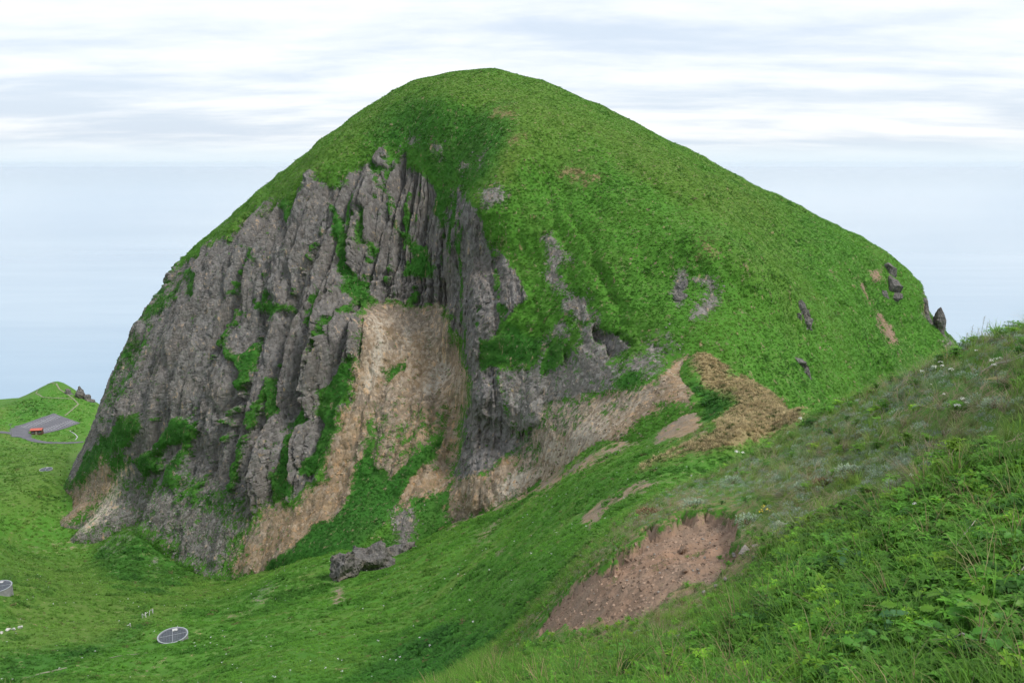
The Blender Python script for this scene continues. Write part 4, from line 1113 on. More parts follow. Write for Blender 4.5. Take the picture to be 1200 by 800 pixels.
# pole
p = ghit(14, 511.5); pole = empty('utility_pole', p, .5); tag(pole, 'thin grey utility pole beside the road to the car park', 'pole')
BX().cyl((0, 0, -.5), .16, 7.8, 10, .1).build('mast', M_CONC, pole); BX().box((0, 0, 6.7), (1.6, .12, .12)).build('crossarm', M_STEEL, pole)
for x in (-.7, 0, .7): BX().cyl((x, 0, 6.76), .06, .22, 8).build('insulator', M_WHITE, pole)
# drainage wells
def well(px, py, rad, label, drop=1.3, h=.9):
    c = ghit(px, py); base = min(gz(c.x + rad * math.cos(a_), c.y + rad * math.sin(a_)) for a_ in np.linspace(0, 6.28, 12)); top = max(gz(c.x + rad * math.cos(a_), c.y + rad * math.sin(a_)) for a_ in np.linspace(0, 6.28, 12))
    H = top - base + .02
    w_ = empty('drainage_well', (c.x, c.y, base - .3), .4); tag(w_, label, 'well', 'round drainage wells')
    BX().ring(0, rad - .22, rad, H + .2).build('concrete_ring', M_CONC, w_)
    BX().ring(H + .2, rad - .14, rad + .05, .10).build('rim', M_STEEL, w_)
    BX().cyl((0, 0, .1), rad - .225, .1, 32).build('well_floor', M_DARK, w_)
    g_ = BX(); n_ = int(rad / .22)
    for k in range(-n_, n_ + 1):
        y_ = k * .22; q = math.sqrt(max(0.01, (rad - .24) ** 2 - y_ * y_))
        g_.box((0, y_, H + .24), (2 * q, .085, .05)); g_.box((y_, 0, H + .22), (.06, 2 * q, .05))
    gr = g_.build('grating', M_GRATE, w_)
    for a_ in (0, math.pi / 2): BX().box((0, 0, H + .29), (2 * rad - .5, .07, .05), a_).build('support_beam', M_STEEL, gr)
    hb = BX().box((.3 * rad * .5, rad * .62, H + .33), (.75, .65, .06)).build('hatch', M_WHITE, w_); BX().box((.3 * rad * .5, rad * .62 - .28, H + .38), (.2, .05, .05)).build('handle', M_STEEL, hb)
    KEEP_OUT.append((c.x, c.y, rad + .35))
    return w_
well(203, 750, 2.15, 'round grated drainage well on the slope below the dark boulder slabs')
well(-2, 694, 2.3, 'round grated drainage well lying farther up the plain, above the white stones')
well(54, 551, 2.3, 'far round drainage well on the plain between the hut and the cliff foot')
# stakes and pale stones on the slope
for k, (px, py, lean) in enumerate(((167, 724, .1), (171, 723, -.25), (175, 721, .15), (179, 719, .3), (153, 735, -.2))):
    p = ghit(px, py); s_ = empty('stake', p, k); tag(s_, 'short bleached wooden stake leaning in the grass above the near drainage well', 'stake', 'bleached stakes')
    s_.rotation_euler = (lean, .1, k)
    BX().box((0, 0, .35), (.16, .12, 1.1)).build('post', M_WHITE, s_, .02); BX().box((.2, 0, .7), (.6, .06, .09)).build('rail', M_WHITE, s_)
    KEEP_OUT.append((p.x, p.y, .6))

# ----------------------------------------------------------------------------
# rocks that stand by themselves
def rock_mat(name, dark, light, scale, bump):
    m, t = new_mat(name); b = NB(t); tcn = b.n('ShaderNodeNewGeometry'); v = tcn.outputs['Position']
    n1 = b.noise(v, scale, 7, .68); n2 = b.noise(v, scale * .25, 4, .6); vo = b.voro(b.mapping(v, (1, 1, .6)), scale * 1.6)
    c = b.mix(b.ramp(n1, [(.3, 0), (.7, 1)]), dark, light); c = b.mix(b.math('MULTIPLY', b.ramp(n2, [(.5, 0), (.7, 1)]), .4), c, (.22, .17, .12))
    c = b.mix(b.math('MULTIPLY', b.ramp(n1, [(.62, 0), (.7, 1)]), .5), c, (.45, .44, .41))
    bs = b.n('ShaderNodeBsdfPrincipled'); bs.inputs['Roughness'].default_value = .92; bs.inputs['Specular IOR Level'].default_value = .15; b.link(c, bs.inputs['Base Color'])
    bp = b.n('ShaderNodeBump'); bp.inputs['Strength'].default_value = .9; bp.inputs['Distance'].default_value = bump
    b.link(b.math('ADD', n1, vo), bp.inputs['Height']); b.link(bp.outputs[0], bs.inputs['Normal'])
    o = b.n('ShaderNodeOutputMaterial'); b.link(bs.outputs[0], o.inputs[0])
    return m
M_ROCKBIG = rock_mat('outcrop_rock', (.06, .057, .054), (.19, .18, .17), 1.2, .35)
M_ROCKPALE = rock_mat('pale_rock', (.38, .37, .35), (.62, .61, .58), 1.5, .2)
M_ROCKSM = rock_mat('slip_stone', (.15, .135, .12), (.33, .30, .27), 14.0, .02)
M_CLOD = rock_mat('earth_clod', (.12, .08, .055), (.25, .17, .125), 14.0, .03)
def rock(name, seed, loc, size, mat, rot=(0, 0, 0), sub=3, rough=.10, parent=None):
    me = mk_stone(seed, sub); n = len(me.vertices); co = np.empty(n * 3, np.float32); me.vertices.foreach_get('co', co); co = co.reshape(-1, 3)
    co *= (1 + rough * fbm(co[:, 0] * 2.2, co[:, 1] * 2.2, co[:, 2] * 2.2, 4, seed, .6) * 2)[:, None]
    co *= np.array(size, np.float32); me.vertices.foreach_set('co', co.ravel()); me.update(); me.name = name; me.materials.append(mat)
    o = bpy.data.objects.new(name, me); COL.objects.link(o); o.location = loc; o.rotation_euler = rot; o.parent = parent
    return o
def spire(name, seed, loc, rad, h, mat, lean=0.0, parent=None, waist=.25):
    """rock tower: stacked uneven rings"""
    NR, NS_ = 22, 18; v = []; f = []; rs = np.random.default_rng(seed)
    for i in range(NR):
        t_ = i / (NR - 1); q = (1 - t_ ** 3.5) ** .5 * (1 - .45 * t_) * (1 - waist * math.sin(t_ * 9 + seed)) + .03
        for k in range(NS_):
            a_ = 6.28318 * k / NS_; v.append((math.cos(a_) * rad * q + lean * t_ * h, math.sin(a_) * rad * q, t_ * h))
    v = np.array(v); nz = fbm(v[:, 0] / rad * 1.3, v[:, 1] / rad * 1.3, v[:, 2] / rad * .9, 4, seed, .62)
    v[:, :2] *= (1 + .55 * nz)[:, None]; v[:, 2] += nz * rad * .25; v[:, 2] -= rad * .5
    for i in range(NR - 1):
        for k in range(NS_): f.append((i * NS_ + k, i * NS_ + (k + 1) % NS_, (i + 1) * NS_ + (k + 1) % NS_, (i + 1) * NS_ + k))
    f.append(tuple((NR - 1) * NS_ + k for k in range(NS_)))
    me = bpy.data.meshes.new(name); me.from_pydata(v.tolist(), [], f); me.materials.append(mat)
    o = bpy.data.objects.new(name, me); COL.objects.link(o); o.location = loc; o.parent = parent
    return o
# tower on the right shoulder of the mountain
p = Vector(px2w(1102, 390, 267)); tag(spire('rock_pinnacle', 5, p - Vector((0, 0, 2.0)), 2.3, 12.4, M_ROCKBIG, -.09), 'slim grey rock pinnacle standing free on the right shoulder of the mountain', 'rock')
p = Vector(px2w(1083, 371, 268)); tag(spire('rock_fin', 9, p - Vector((0, 0, 3)), 2.6, 11.0, M_ROCKBIG, -.05), 'grey rock fin on the mountain edge next to the slim pinnacle', 'rock')
p = ghit(90, 466); hp = empty('rock_tower', p); tag(hp, 'dark twin-peaked rock tower on the seaward side of the headland', 'rock')
spire('main_peak', 12, (1.5, 2, -3), 2.9, 11.5, M_ROCKBIG, -.02, hp); spire('side_peak', 14, (-6.0, 3, -2), 3.9, 9.0, M_ROCKBIG, -.1, hp); spire('shoulder', 15, (5.0, 2, -3.5), 3.8, 7.0, M_ROCKBIG, .15, hp)
# outcrops that break through the turf of the right flank
def outcrop(name, px, py, sizes, label, seed):
    P0, N0 = mhit(px, py); e = empty(name, P0); tag(e, label, 'rock')
    for k, (dx, dz, sz) in enumerate(sizes):
        sz = tuple(q_ * 1.4 for q_ in sz); Q, N_ = mhit(px + dx, py + dz); L_ = Q - P0 - N_ * sz[1] * .35
        rock('block', seed + k, L_, sz, M_ROCKBIG, (U(-.2, .2), U(-.3, .3), U(-.3, .3)), 3, .16, e)
outcrop('rock_outcrop', 1048, 335, [(0, 0, (3.6, 3.4, 4.6)), (3, 8, (4.2, 3.5, 3.0)), (-2, -18, (2.4, 2.4, 4.2)), (-6, 10, (1.8, 1.8, 3.2))], 'large rounded rock outcrop under the upper right skyline of the mountain', 21)
outcrop('rock_outcrop', 944, 370, [(0, -6, (2.0, 1.6, 2.2)), (4, 4, (2.2, 1.6, 2.4)), (-4, -12, (1.6, 1.4, 1.8)), (6, 13, (1.5, 1.3, 1.8)), (-3, 3, (1.6, 1.4, 1.6))], 'grey blocky outcrop midway up the grassy right flank, above the dry patch', 31)
outcrop('rock_outcrop', 940, 425, [(-4, -4, (2.0, 1.3, 1.4)), (3, 2, (1.8, 1.3, 2.0)), (9, 14, (1.3, 1.1, 1.8))], 'low grey outcrop on the right flank close above the tan dry patch', 41)
outcrop('rock_outcrop', 797, 342, [(0, -8, (1.3, 1.0, 1.8)), (1, 6, (1.5, 1.1, 1.7)), (-3, 0, (1.0, .9, 1.2))], 'narrow pale outcrop in the turf above the tip of the brown slip', 47)
# boulder slabs at the foot of the fan
bc = ghit(430, 668)
def slab(name, px, py, sz, rot, label, seed, lift=.2):
    p = ghit(px, py); o = rock(name, seed, p + Vector((0, 0, sz[2] * lift)), sz, M_ROCKBIG, rot, 4, .34); tag(o, label, 'rock'); KEEP_OUT.append((p.x, p.y, sz[0] * .8))
slab('boulder', 402, 676, (5.0, 4.0, 7.2), (.4, .25, .4), 'upright dark boulder slab split by a crack, at the foot of the green fan', 51, .15)
slab('boulder', 420, 662, (5.6, 4.2, 5.2), (.7, -.3, .1), 'jagged dark boulder wedged behind the upright slab', 57, .15)
slab('boulder', 444, 664, (8.0, 4.6, 7.0), (.45, -.42, .15), 'broad tilted boulder slab leaning against the upright one', 52, .08)
slab('boulder', 462, 650, (5.8, 3.4, 4.6), (.6, -.5, .5), 'angular boulder at the uphill end of the broad slab', 58, .15)
slab('boulder', 475, 630, (3.6, 2.8, 4.4), (.4, -.3, 1.2), 'grey boulder above the broad slab, under the pale scree strip', 53, .15)
slab('boulder', 358, 648, (1.6, 1.4, 1.7), (.3, .2, .3), 'small grey boulder in the grass left of the split slab', 54, .4)
slab('boulder', 446, 634, (1.4, 1.0, .8), (.1, .2, .5), 'small pale boulder lying on top of the boulder slabs', 55, .8)
for k, (px, py, q) in enumerate(((2, 742, .9), (9, 739, 1.1), (16, 738, .8), (24, 736, 1.0), (-4, 745, .8))):
    p = ghit(px, py); o = rock('pale_stone', 60 + k, p + Vector((0, 0, .15)), (q * .62, q * .5, q * .38), M_ROCKPALE, (U(-.2, .2), U(-.2, .2), U(0, 3)), 2, .15)
    tag(o, 'whitish stone in the short row lying below the far left drainage well', 'stone', 'row of whitish stones'); KEEP_OUT.append((p.x, p.y, q * .7))
# stones and clods lying on the earth slip
Z_SLIP = [(750,634),(790,612),(850,606),(860,640),(850,668),(800,690),(750,712),(700,722),(650,722),(690,684),(730,655)]
rs = random.Random(21)
SLIP_LABELS = ['round brown clod beside a white pebble near the middle of the slip', 'whitish pebble beside the round brown clod on the slip', 'pale angular stone at the upper left rim of the slip',
               'dark stone just inside the upper left rim of the slip', 'grey stone next to the dark one at the upper left rim', 'dark clod halfway down the slip, beside the long furrow', 'dark brown clod low on the slip near its left tip',
               'largest flat clod in the upper half of the slip']
fixed = [(803,671,13,0),(818,668,7,1),(721,645,11,1),(735,658,14,0),(746,656,10,0),(752,691,11,0),(715,700,12,0),(800,647,17,0),(784,666,9,0),(760,683,7,0),(772,694,6,1),(826,655,7,0),(690,708,9,0),(782,703,8,0),(745,640,9,0),(838,640,6,0),(767,650,6,1)]
while len(fixed) < 44:
    px, py = rs.uniform(640, 862), rs.uniform(606, 735)
    if sdist(np.array([px]), np.array([py]), Z_SLIP)[0] > 5: fixed.append((px, py, rs.uniform(2.5, 6), rs.random() < .35))
for k, (px, py, spx, pale_) in enumerate(fixed):
    p = ghit(px, py); q = spx * p.y / FPX * .5
    o = rock('stone' if pale_ or k % 3 else 'earth_clod', 200 + k, p + Vector((0, 0, q * .25)), (q * U(.8, 1.2), q * U(.8, 1.1), q * U(.55, .8)), (M_ROCKSM if pale_ else (M_CLOD if k % 3 == 0 or spx > 7 else M_ROCKSM)), (U(-.3, .3), U(-.3, .3), U(0, 6)), 2 if spx > 5 else 1, .15)
    lb = SLIP_LABELS[k] if k < len(SLIP_LABELS) else ('small pale pebble on the bare reddish earth slip' if pale_ else ('small dark earth clod on the bare reddish slip' if o.name.startswith('earth') else 'small grey stone on the bare reddish earth slip'))
    tag(o, lb, 'stone', 'stones on the earth slip')
for k, (px, py, q) in enumerate(((872, 648, 20), (860, 652, 12), (884, 641, 12), (838, 688, 12), (850, 680, 9), (825, 694, 9))):
    p = ghit(px, py); q = q * p.y / FPX * .5; o = rock('grey_stone', 260 + k, p + Vector((0, 0, q * .3)), (q * 1.2, q, q * .7), M_ROCKSM, (U(-.3, .3), U(-.3, .3), U(0, 6)), 2, .15)
    tag(o, 'grey stone bedded in the turf along the lower right rim of the earth slip', 'stone', 'stones along the slip rim'); KEEP_OUT.append((p.x, p.y, q))

# ----------------------------------------------------------------------------
# cover: far slope and plain
P, r_, Wp = cover_points(125000, 38.0, R1, 1.15)
bare_p = chan(Wp, 'dirt') + chan(Wp, 'scree') + chan(Wp, 'talus') + chan(Wp, 'rock') + chan(Wp, 'pale')
tn_p = chan(Wp, 'tan')
jn = fbm(P[:, 0] / 2.5, P[:, 1] / 2.5, P[:, 2] / 2.5, 3, 83)
keep = RNG.random(len(P)) > np.clip((bare_p - .5 + jn * .8) * 4 + .5, 0, .985)
P, r_, Wp, tn_p = P[keep], r_[keep], Wp[keep], tn_p[keep]
n = len(P); isdry = tn_p > .5
s_ = np.clip(.35 + r_ * .0035, .45, 1.15)[:, None] * RNG.uniform(.7, 1.35, (n, 1)) * np.array([[1, 1, .85]])
bushy = (fbm(P[:, 0] / 9, P[:, 1] / 9, P[:, 2] / 9, 3, 88) > .22)
s_[bushy] *= 1.6
s_ *= (1 + .9 * np.clip(chan(Wp, 'moss'), 0, 1) * RNG.random(n))[:, None]
tnt = tints(P, np.clip(chan(Wp, 'yellow') + .35 * sstep(110, 240, r_), 0, 1), np.clip(chan(Wp, 'moss') + bushy * .35, 0, 1), tn_p, 120)
wch = RNG.choice(5, n, p=[.31, .31, .30, .04, .04]); wch[isdry] = 5 + RNG.integers(0, 2, isdry.sum())
dry_src = [lib('dry_herb', mk_dryherb().mesh('dry_herb', M_LEAF)) for _ in range(2)]
scatter('slope_herbage', 'low green herbs and grass covering the slope and the plain', P - np.array([0, 0, .04]), RNG.uniform(0, 6.28, n), RNG.normal(0, .15, (n, 2)), s_, tnt, far_src + dry_src, wch)
# dry herbs of the tan patch on the saddle
P, r_, Wp = cover_points(60000, 70.0, 175.0, .6)
k_ = RNG.random(len(P)) < np.clip((chan(Wp, 'tan') - .25) * 2, 0, 1); P = P[k_][:9000]; n = len(P)
dt_ = np.where((RNG.random((n, 1)) < .22), np.array([[.10, .15, .04]]), np.array([[.62, .50, .28]])) * RNG.uniform(.6, 1.3, (n, 1))
scatter('dry_herbage', 'tan withered herbs carpeting the saddle below the mountain', P, RNG.uniform(0, 6.28, n), RNG.normal(0, .2, (n, 2)), RNG.uniform(.55, 1.25, (n, 1)) * np.array([[1, 1, .9]]), dt_, dry_src, RNG.integers(0, 2, n))
# small white flower heads dotted over the slope
P, r_, Wp = cover_points(520, 60.0, 220.0, 1.0)
k_ = (chan(Wp, 'dirt') + chan(Wp, 'scree') + chan(Wp, 'tan') < .3); P = P[k_]; n = len(P)
fl = PM()
for i in range(7): fl.quad((U(-.09, .09), U(-.09, .09), .62 + U(-.03, .03)), rdir(-.2, .2), rdir(-.2, .2), .14, .12, 1.0)
fl.tube([(0, 0, 0), (.02, 0, .35), (0, 0, .62)], .012, .008, .35, 3)
scatter('slope_flowers', 'tiny white flower heads dotted over the green slope', P, RNG.uniform(0, 6.28, n), RNG.normal(0, .15, (n, 2)), RNG.uniform(.5, 1.05, (n, 1)) * np.ones((1, 3)), np.full((n, 3), .7), [lib('umbel', fl.mesh('umbel', M_LEAF))], np.zeros(n))

# near slope: tufts, leafy herbs, silvery mounds and straw
src = ([lib('grass_tuft', mk_tuft().mesh('grass_tuft', M_LEAF)) for _ in range(4)] + [lib('leafy_herb', mk_herb().mesh('leafy_herb', M_LEAF)) for _ in range(4)]
       + [lib('silver_mound', mk_artemisia().mesh('silver_mound', M_LEAF)) for _ in range(3)] + [lib('straw', mk_straw().mesh('straw', M_LEAF)) for _ in range(3)]
       + [lib('fine_turf', mk_tuft(46, (.35, .7), (.008, .014), (.5, 1.4), .3).mesh('fine_turf', M_LEAF)) for _ in range(3)])
P, r_, Wp = cover_points(36000, R0, 42.0, 1.25)
bare_p = chan(Wp, 'dirt') * 1.1 + chan(Wp, 'scree')
jn = fbm(P[:, 0] / .6, P[:, 1] / .6, P[:, 2] / .6, 3, 84)
keep = RNG.random(len(P)) > np.clip((bare_p - .45 + jn * .7) * 5 + .5, 0, .996)
P, r_, Wp = P[keep], r_[keep], Wp[keep]; n = len(P)
sil = zone_px(P, Z_SILVER, 40); lush = zone_px(P, Z_LUSH, 40); tn_p = chan(Wp, 'tan'); yl = chan(Wp, 'yellow')
patch = fbm(P[:, 0] / 1.1, P[:, 1] / 1.1, P[:, 2] / 1.1, 3, 95) * 1.6
pt = np.stack([
    .26 + .06 * lush + .30 * yl,                                   # tuft
    .05 + 1.25 * lush + .30 * np.clip(patch, 0, 1),                  # herb
    .02 + .34 * sil * np.clip(.5 + patch, 0, 1.4),                  # silver
    .03 + .9 * tn_p + .06 * sil,                                    # straw
    .34 + .30 * sil + .2 * yl - .28 * lush], -1)                                 # fine turf
pt[:, [0, 1, 4]] *= (1 - .85 * tn_p)[:, None]; pt[:, 1] *= (1 - .8 * sil * (1 - lush))
pt /= pt.sum(1, keepdims=True); cum = pt.cumsum(1); typ = (RNG.random((n, 1)) > cum).sum(1).clip(0, 4)
wch = np.select([typ == 0, typ == 1, typ == 2, typ == 3], [RNG.integers(0, 4, n), 4 + RNG.integers(0, 4, n), 8 + RNG.integers(0, 3, n), 11 + RNG.integers(0, 3, n)], 14 + RNG.integers(0, 3, n))
base = np.array([[.125, .275, .032], [.115, .300, .032], [.28, .35, .27], [.40, .33, .22], [.17, .26, .055]])[typ]
n2 = fbm(P[:, 0] / .8, P[:, 1] / .8, P[:, 2] / .8, 3, 97)[:, None]
tnt = base * (1 + .6 * n2) + (yl * (typ != 2) * (typ != 3))[:, None] * np.array([[.05, .03, .004]])
mott = fbm(P[:, 0] / 2.2, P[:, 1] / 2.2, P[:, 2] / 2.2, 3, 99)
_g = (typ == 0) | (typ == 4)
_dull = np.clip(sil * 1.0 + .5 * yl - .9 * lush, 0, 1) * _g
tnt = tnt * (1 - _dull[:, None] * .85) + .85 * _dull[:, None] * np.where((mott > .12)[:, None], np.array([[.29, .34, .14]]), np.where((mott < -.12)[:, None], np.array([[.28, .37, .20]]), np.array([[.24, .37, .07]]))) * (1 + .4 * n2)
_yg = (typ == 1) & (RNG.random(n) < .16); tnt[_yg] = tnt[_yg] * np.array([[1.7, 1.3, .9]])
_dk = (typ == 1) & (RNG.random(n) < .14); tnt[_dk] = tnt[_dk] * np.array([[.55, .62, .9]])
old = (RNG.random(n) < .12) & ((typ == 0) | (typ == 4)); tnt[old] = np.array([.30, .25, .12])
tnt = np.clip(tnt * RNG.uniform(.75, 1.25, (n, 1)), .01, .8)
sz = np.array([.42, .30, .26, .42, .26])[typ] * np.clip(.7 + r_ * .035, .75, 1.7) * RNG.uniform(.7, 1.35, n)
sz *= np.where((typ == 2), .8, 1.0)
_sx, _sy = w2px(P); _sd = sdist(_sx, _sy - 6, Z_GND[[z[0] for z in Z_GND].index('dirt')][1])
sz *= np.where((typ == 0) | (typ == 4), 1 - .45 * sil * (1 - lush), 1.0)
sz *= np.where(r_ > 8, .42 + .58 * sstep(8, 70, -_sd), 1.0)
s_ = sz[:, None] * np.ones((1, 3))
slope_az = -0.9
scatter('near_herbage', 'mixed grass, leafy herbs and silvery wormwood on the near slope', P - np.array([0, 0, .015]), np.where(typ == 3, RNG.normal(.3, .5, n), RNG.uniform(0, 6.28, n)), RNG.normal(0, .14, (n, 2)), s_, tnt, src, wch)
ar_src = [lib('arching_grass', mk_tuft(11, (1.0, 1.9), (.014, .024), (1.4, 2.4), .10).mesh('arching_grass', M_LEAF)) for _ in range(3)]
P, r_, Wp = cover_points(900, 3.0, 16.0, 1.2)
k_ = (zone_px(P, Z_LUSH, 50) > .4) & (chan(Wp, 'dirt') < .1); P = P[k_]; n = len(P)
at_ = np.where(RNG.random((n, 1)) < .25, np.array([[.34, .30, .14]]), np.array([[.15, .31, .05]])) * RNG.uniform(.8, 1.25, (n, 1))
scatter('arching_grasses', 'long arching grass blades rising from the lush near herbage', P, RNG.uniform(0, 6.28, n), RNG.normal(0, .12, (n, 2)), RNG.uniform(.24, .44, (n, 1)) * np.ones((1, 3)), at_, ar_src, RNG.integers(0, 3, n))
# crumbs of earth on the slip
P, r_, Wp = cover_points(120000, 8.0, 40.0, 1.1)
k_ = chan(Wp, 'dirt') > .55; P = P[k_][:8000]; n = len(P)
scatter('slip_gravel', 'crumbs of earth and gravel on the bare slip', P, RNG.uniform(0, 6.28, n), RNG.normal(0, .5, (n, 2)), (.010 + .065 * RNG.random((n, 1)) ** 4) * RNG.uniform(.7, 1.3, (n, 3)), np.array([[.24, .17, .125]]) * RNG.uniform(.5, 1.6, (n, 1)), st_src, RNG.integers(0, 4, n))

# ----------------------------------------------------------------------------
# single plants close by
M_PETAL = simple_mat('white_petals', (.72, .72, .64), (.86, .85, .78), 40, .6)
M_VIOLET = simple_mat('violet_petals', (.34, .30, .62), (.50, .46, .78), 40, .6)
M_YELLOWP = simple_mat('yellow_petals', (.75, .55, .05), (.85, .66, .08), 40, .6)
M_STEM = plant_mat('green_stem', .6, .2, (.10, .20, .05))
M_SILVER = plant_mat('silver_leaf', .7, .25, (.25, .33, .27))
M_BROAD = plant_mat('broad_leaf', .45, .35, (.075, .235, .03)); M_BROAD2 = plant_mat('broad_leaf_dark', .5, .3, (.055, .16, .06)); M_BROAD3 = plant_mat('broad_leaf_yellowish', .45, .4, (.115, .265, .03))
M_TWIG = simple_mat('bleached_twig', (.30, .27, .22), (.48, .45, .39), 30, .9)
M_BROWNTWIG = plant_mat('brown_twigs', .9, .1, (.17, .115, .075))
M_SEED = plant_mat('seed_stalk', .8, .2, (.22, .20, .12))
def blossom_head(r_, n):
    """domed cluster of small petals"""
    p = PM()
    for i in range(n):
        d = rdir(.1, 1.0); c = Vector((d.x, d.y, d.z * .7)) * r_ * U(.75, 1.0); q = d.cross(rdir()).normalized()
        p.leaf(c, (q + d * .3), d, r_ * U(.5, .8), r_ * U(.35, .5), U(.85, 1.1), .2, .1)
    return p
WF = [(1079,436,9),(1093,431,11),(1101,426,10),(1103,430,8),(1113,434,10),(1160,424,9),(1163,429,11),(1165,422,8),(1170,421,8),(1143,412,6),(1126,468,11),(1132,473,8),(1120,476,13),(1105,463,6),(1067,557,11),(1071,591,11),(863,530,11),(870,531,8),(937,491,8),(1103,442,5),(1090,452,4)]
WL = ['small white flower at the downhill end of the row under the ridge', 'flat white flower head beside the double one under the ridge', 'upper head of the double white flower under the ridge', 'lower head of the double white flower under the ridge',
      'single white flower between the double flower and the tight cluster', 'upper white flower of the tight cluster by the dead stalks', 'lower right white flower of the tight cluster by the dead stalks', 'small white flower at the back of the tight cluster by the dead stalks', 'white flower set just apart from the tight cluster toward the ridge',
      'tiny greenish white flower just below the grassy ridge line', 'tall white flower of the trio below the silvery wormwood', 'small side flower touching the tall one of the white trio', 'wide low flower of the white trio below the wormwood', 'tiny pinkish white flower above the white trio',
      'round cream flower head beside the silvery shrub', 'cream flower head downhill of the silvery shrub', 'larger white flower clump below the tan dry patch', 'smaller white flower beside the clump below the tan dry patch', 'white flower at the very corner of the tan dry patch', 'pin-sized white flower among the wormwood under the ridge', 'faint white flower bud among the wormwood under the ridge']
for (px, py, spx), lb in zip(WF, WL):
    g0 = ghit(px, py + spx * .9 + 3); r_ = spx * g0.y / FPX * .5; h_ = (spx * .9 + 3 + 2) * g0.y / FPX
    e = empty('white_flower', g0, U(0, 6)); tag(e, lb, 'flower', 'white flowers on the near slope')
    st = PM(); st.tube([(0, 0, -.03), (.01, 0, h_ * .5), (0, .005, h_)], .006, .004, 1.0, 5); st.blade((0, 0, 0), U(0, 6), .5, h_ * .7, .02, 1.0, 3); st.blade((0, 0, 0), U(0, 6), .6, h_ * .6, .02, .9, 3); st.build('stem', M_STEM, e)
    hd = blossom_head(r_ * .52, 26).build('blossom', M_PETAL, e, (0, .005, h_)); hd.scale = (1, 1, .8)
for k, (px, py, spx, lb) in enumerate(((866, 782, 12, 'larger violet flower with open petals in the lush near herbage'), (877, 791, 10, 'smaller violet flower just below the larger one'))):
    g0 = ghit(px, py + 22); h_ = 24 * g0.y / FPX; r_ = spx * g0.y / FPX * .5
    e = empty('violet_flower', g0, k * 1.3); tag(e, lb, 'flower', 'violet flowers')
    st = PM(); st.tube([(0, 0, -.03), (.012, 0, h_ * .5), (0, 0, h_)], .005, .004, 1.0, 5); st.blade((0, 0, 0), 1.0, .3, h_ * .9, .018, 1, 4, .6); st.build('stem', M_STEM, e)
    for q in range(6):
        a_ = q * 1.047; pp = PM(); pp.leaf((0, 0, 0), (math.cos(a_), math.sin(a_), .5 if q % 2 else -.1), (0, 0, 1), r_ * 1.25, r_ * .95, U(.85, 1.1), .15, .3); pp.build('petal', M_VIOLET, e, (0, 0, h_))
for k, (px, py, lb) in enumerate(((895, 595, 'upper yellow flower above the rim of the earth slip'), (899, 599, 'lower yellow flower above the rim of the earth slip'), (891, 600, 'yellow flower nearest the dead turf above the earth slip'), (766, 768, 'tiny yellow flower in the herbs below the earth slip'))):
    g0 = ghit(px, py + 5); h_ = 7 * g0.y / FPX; e = empty('yellow_flower', g0, k); tag(e, lb, 'flower', 'yellow flowers')
    st = PM(); st.tube([(0, 0, -.03), (.005, 0, h_)], .005, .003, 1.0, 4); st.build('stem', M_STEM, e)
    hd = blossom_head(2.8 * g0.y / FPX, 12).build('blossom', M_YELLOWP, e, (0, 0, h_))
# silvery shrubs
def shrub(px, py, wpx, label, brown=False, flat=.75):
    g0 = ghit(px, py + wpx * .3); r_ = wpx * g0.y / FPX * .5; e = empty('silvery_shrub', g0, U(0, 6)); tag(e, label, 'shrub', 'low shrubs on the near slope')
    st = PM()
    for i in range(16):
        d = rdir(.2, 1.0); st.tube([(0, 0, -.02), Vector((d.x * .5, d.y * .5, d.z * .35)) * r_, Vector((d.x, d.y, d.z * flat)) * r_ * .9], .012, .004, U(.6, 1.1), 4)
    st.build('stems', M_BROWNTWIG, e)
    lf = PM()
    for i in range(520):
        d = rdir(-.05, 1.0); lump = 1 + .22 * math.sin(d.x * 7 + d.y * 5) ; c = Vector((d.x, d.y, d.z * flat)) * r_ * U(.7, 1.0) * lump; q = (d + rdir() * .7).normalized()
        lf.leaf(c, q, (0, 0, 1), r_ * U(.14, .24), r_ * U(.05, .09), U(.6, 1.4), .2, .15)
    lf.build('foliage', M_BROWNTWIG if brown else M_SILVER, e)
shrub(941, 567, 26, 'round silvery shrub beside the brown dead brush')
shrub(965, 562, 26, 'brown twiggy dead brush beside the round silvery shrub', True)
shrub(1000, 545, 40, 'wide dark wormwood bush uphill of the brown brush', False, .5)
shrub(1050, 565, 30, 'silvery shrub next to the round cream flower')
shrub(876, 605, 30, 'silvery shrub hanging over the upper rim of the earth slip')
shrub(858, 560, 26, 'grey green shrub between the slip and the tan dry patch')
shrub(815, 585, 34, 'grey brown shrub at the far top corner of the earth slip', False, .5)
shrub(760, 595, 30, 'grey tangled shrub on the left shoulder above the slip', True, .5)
shrub(1165, 468, 34, 'silvery shrub below the tight cluster of white flowers', False, .6)
shrub(920, 612, 34, 'low wormwood cushion downhill of the yellow flowers', False, .5)
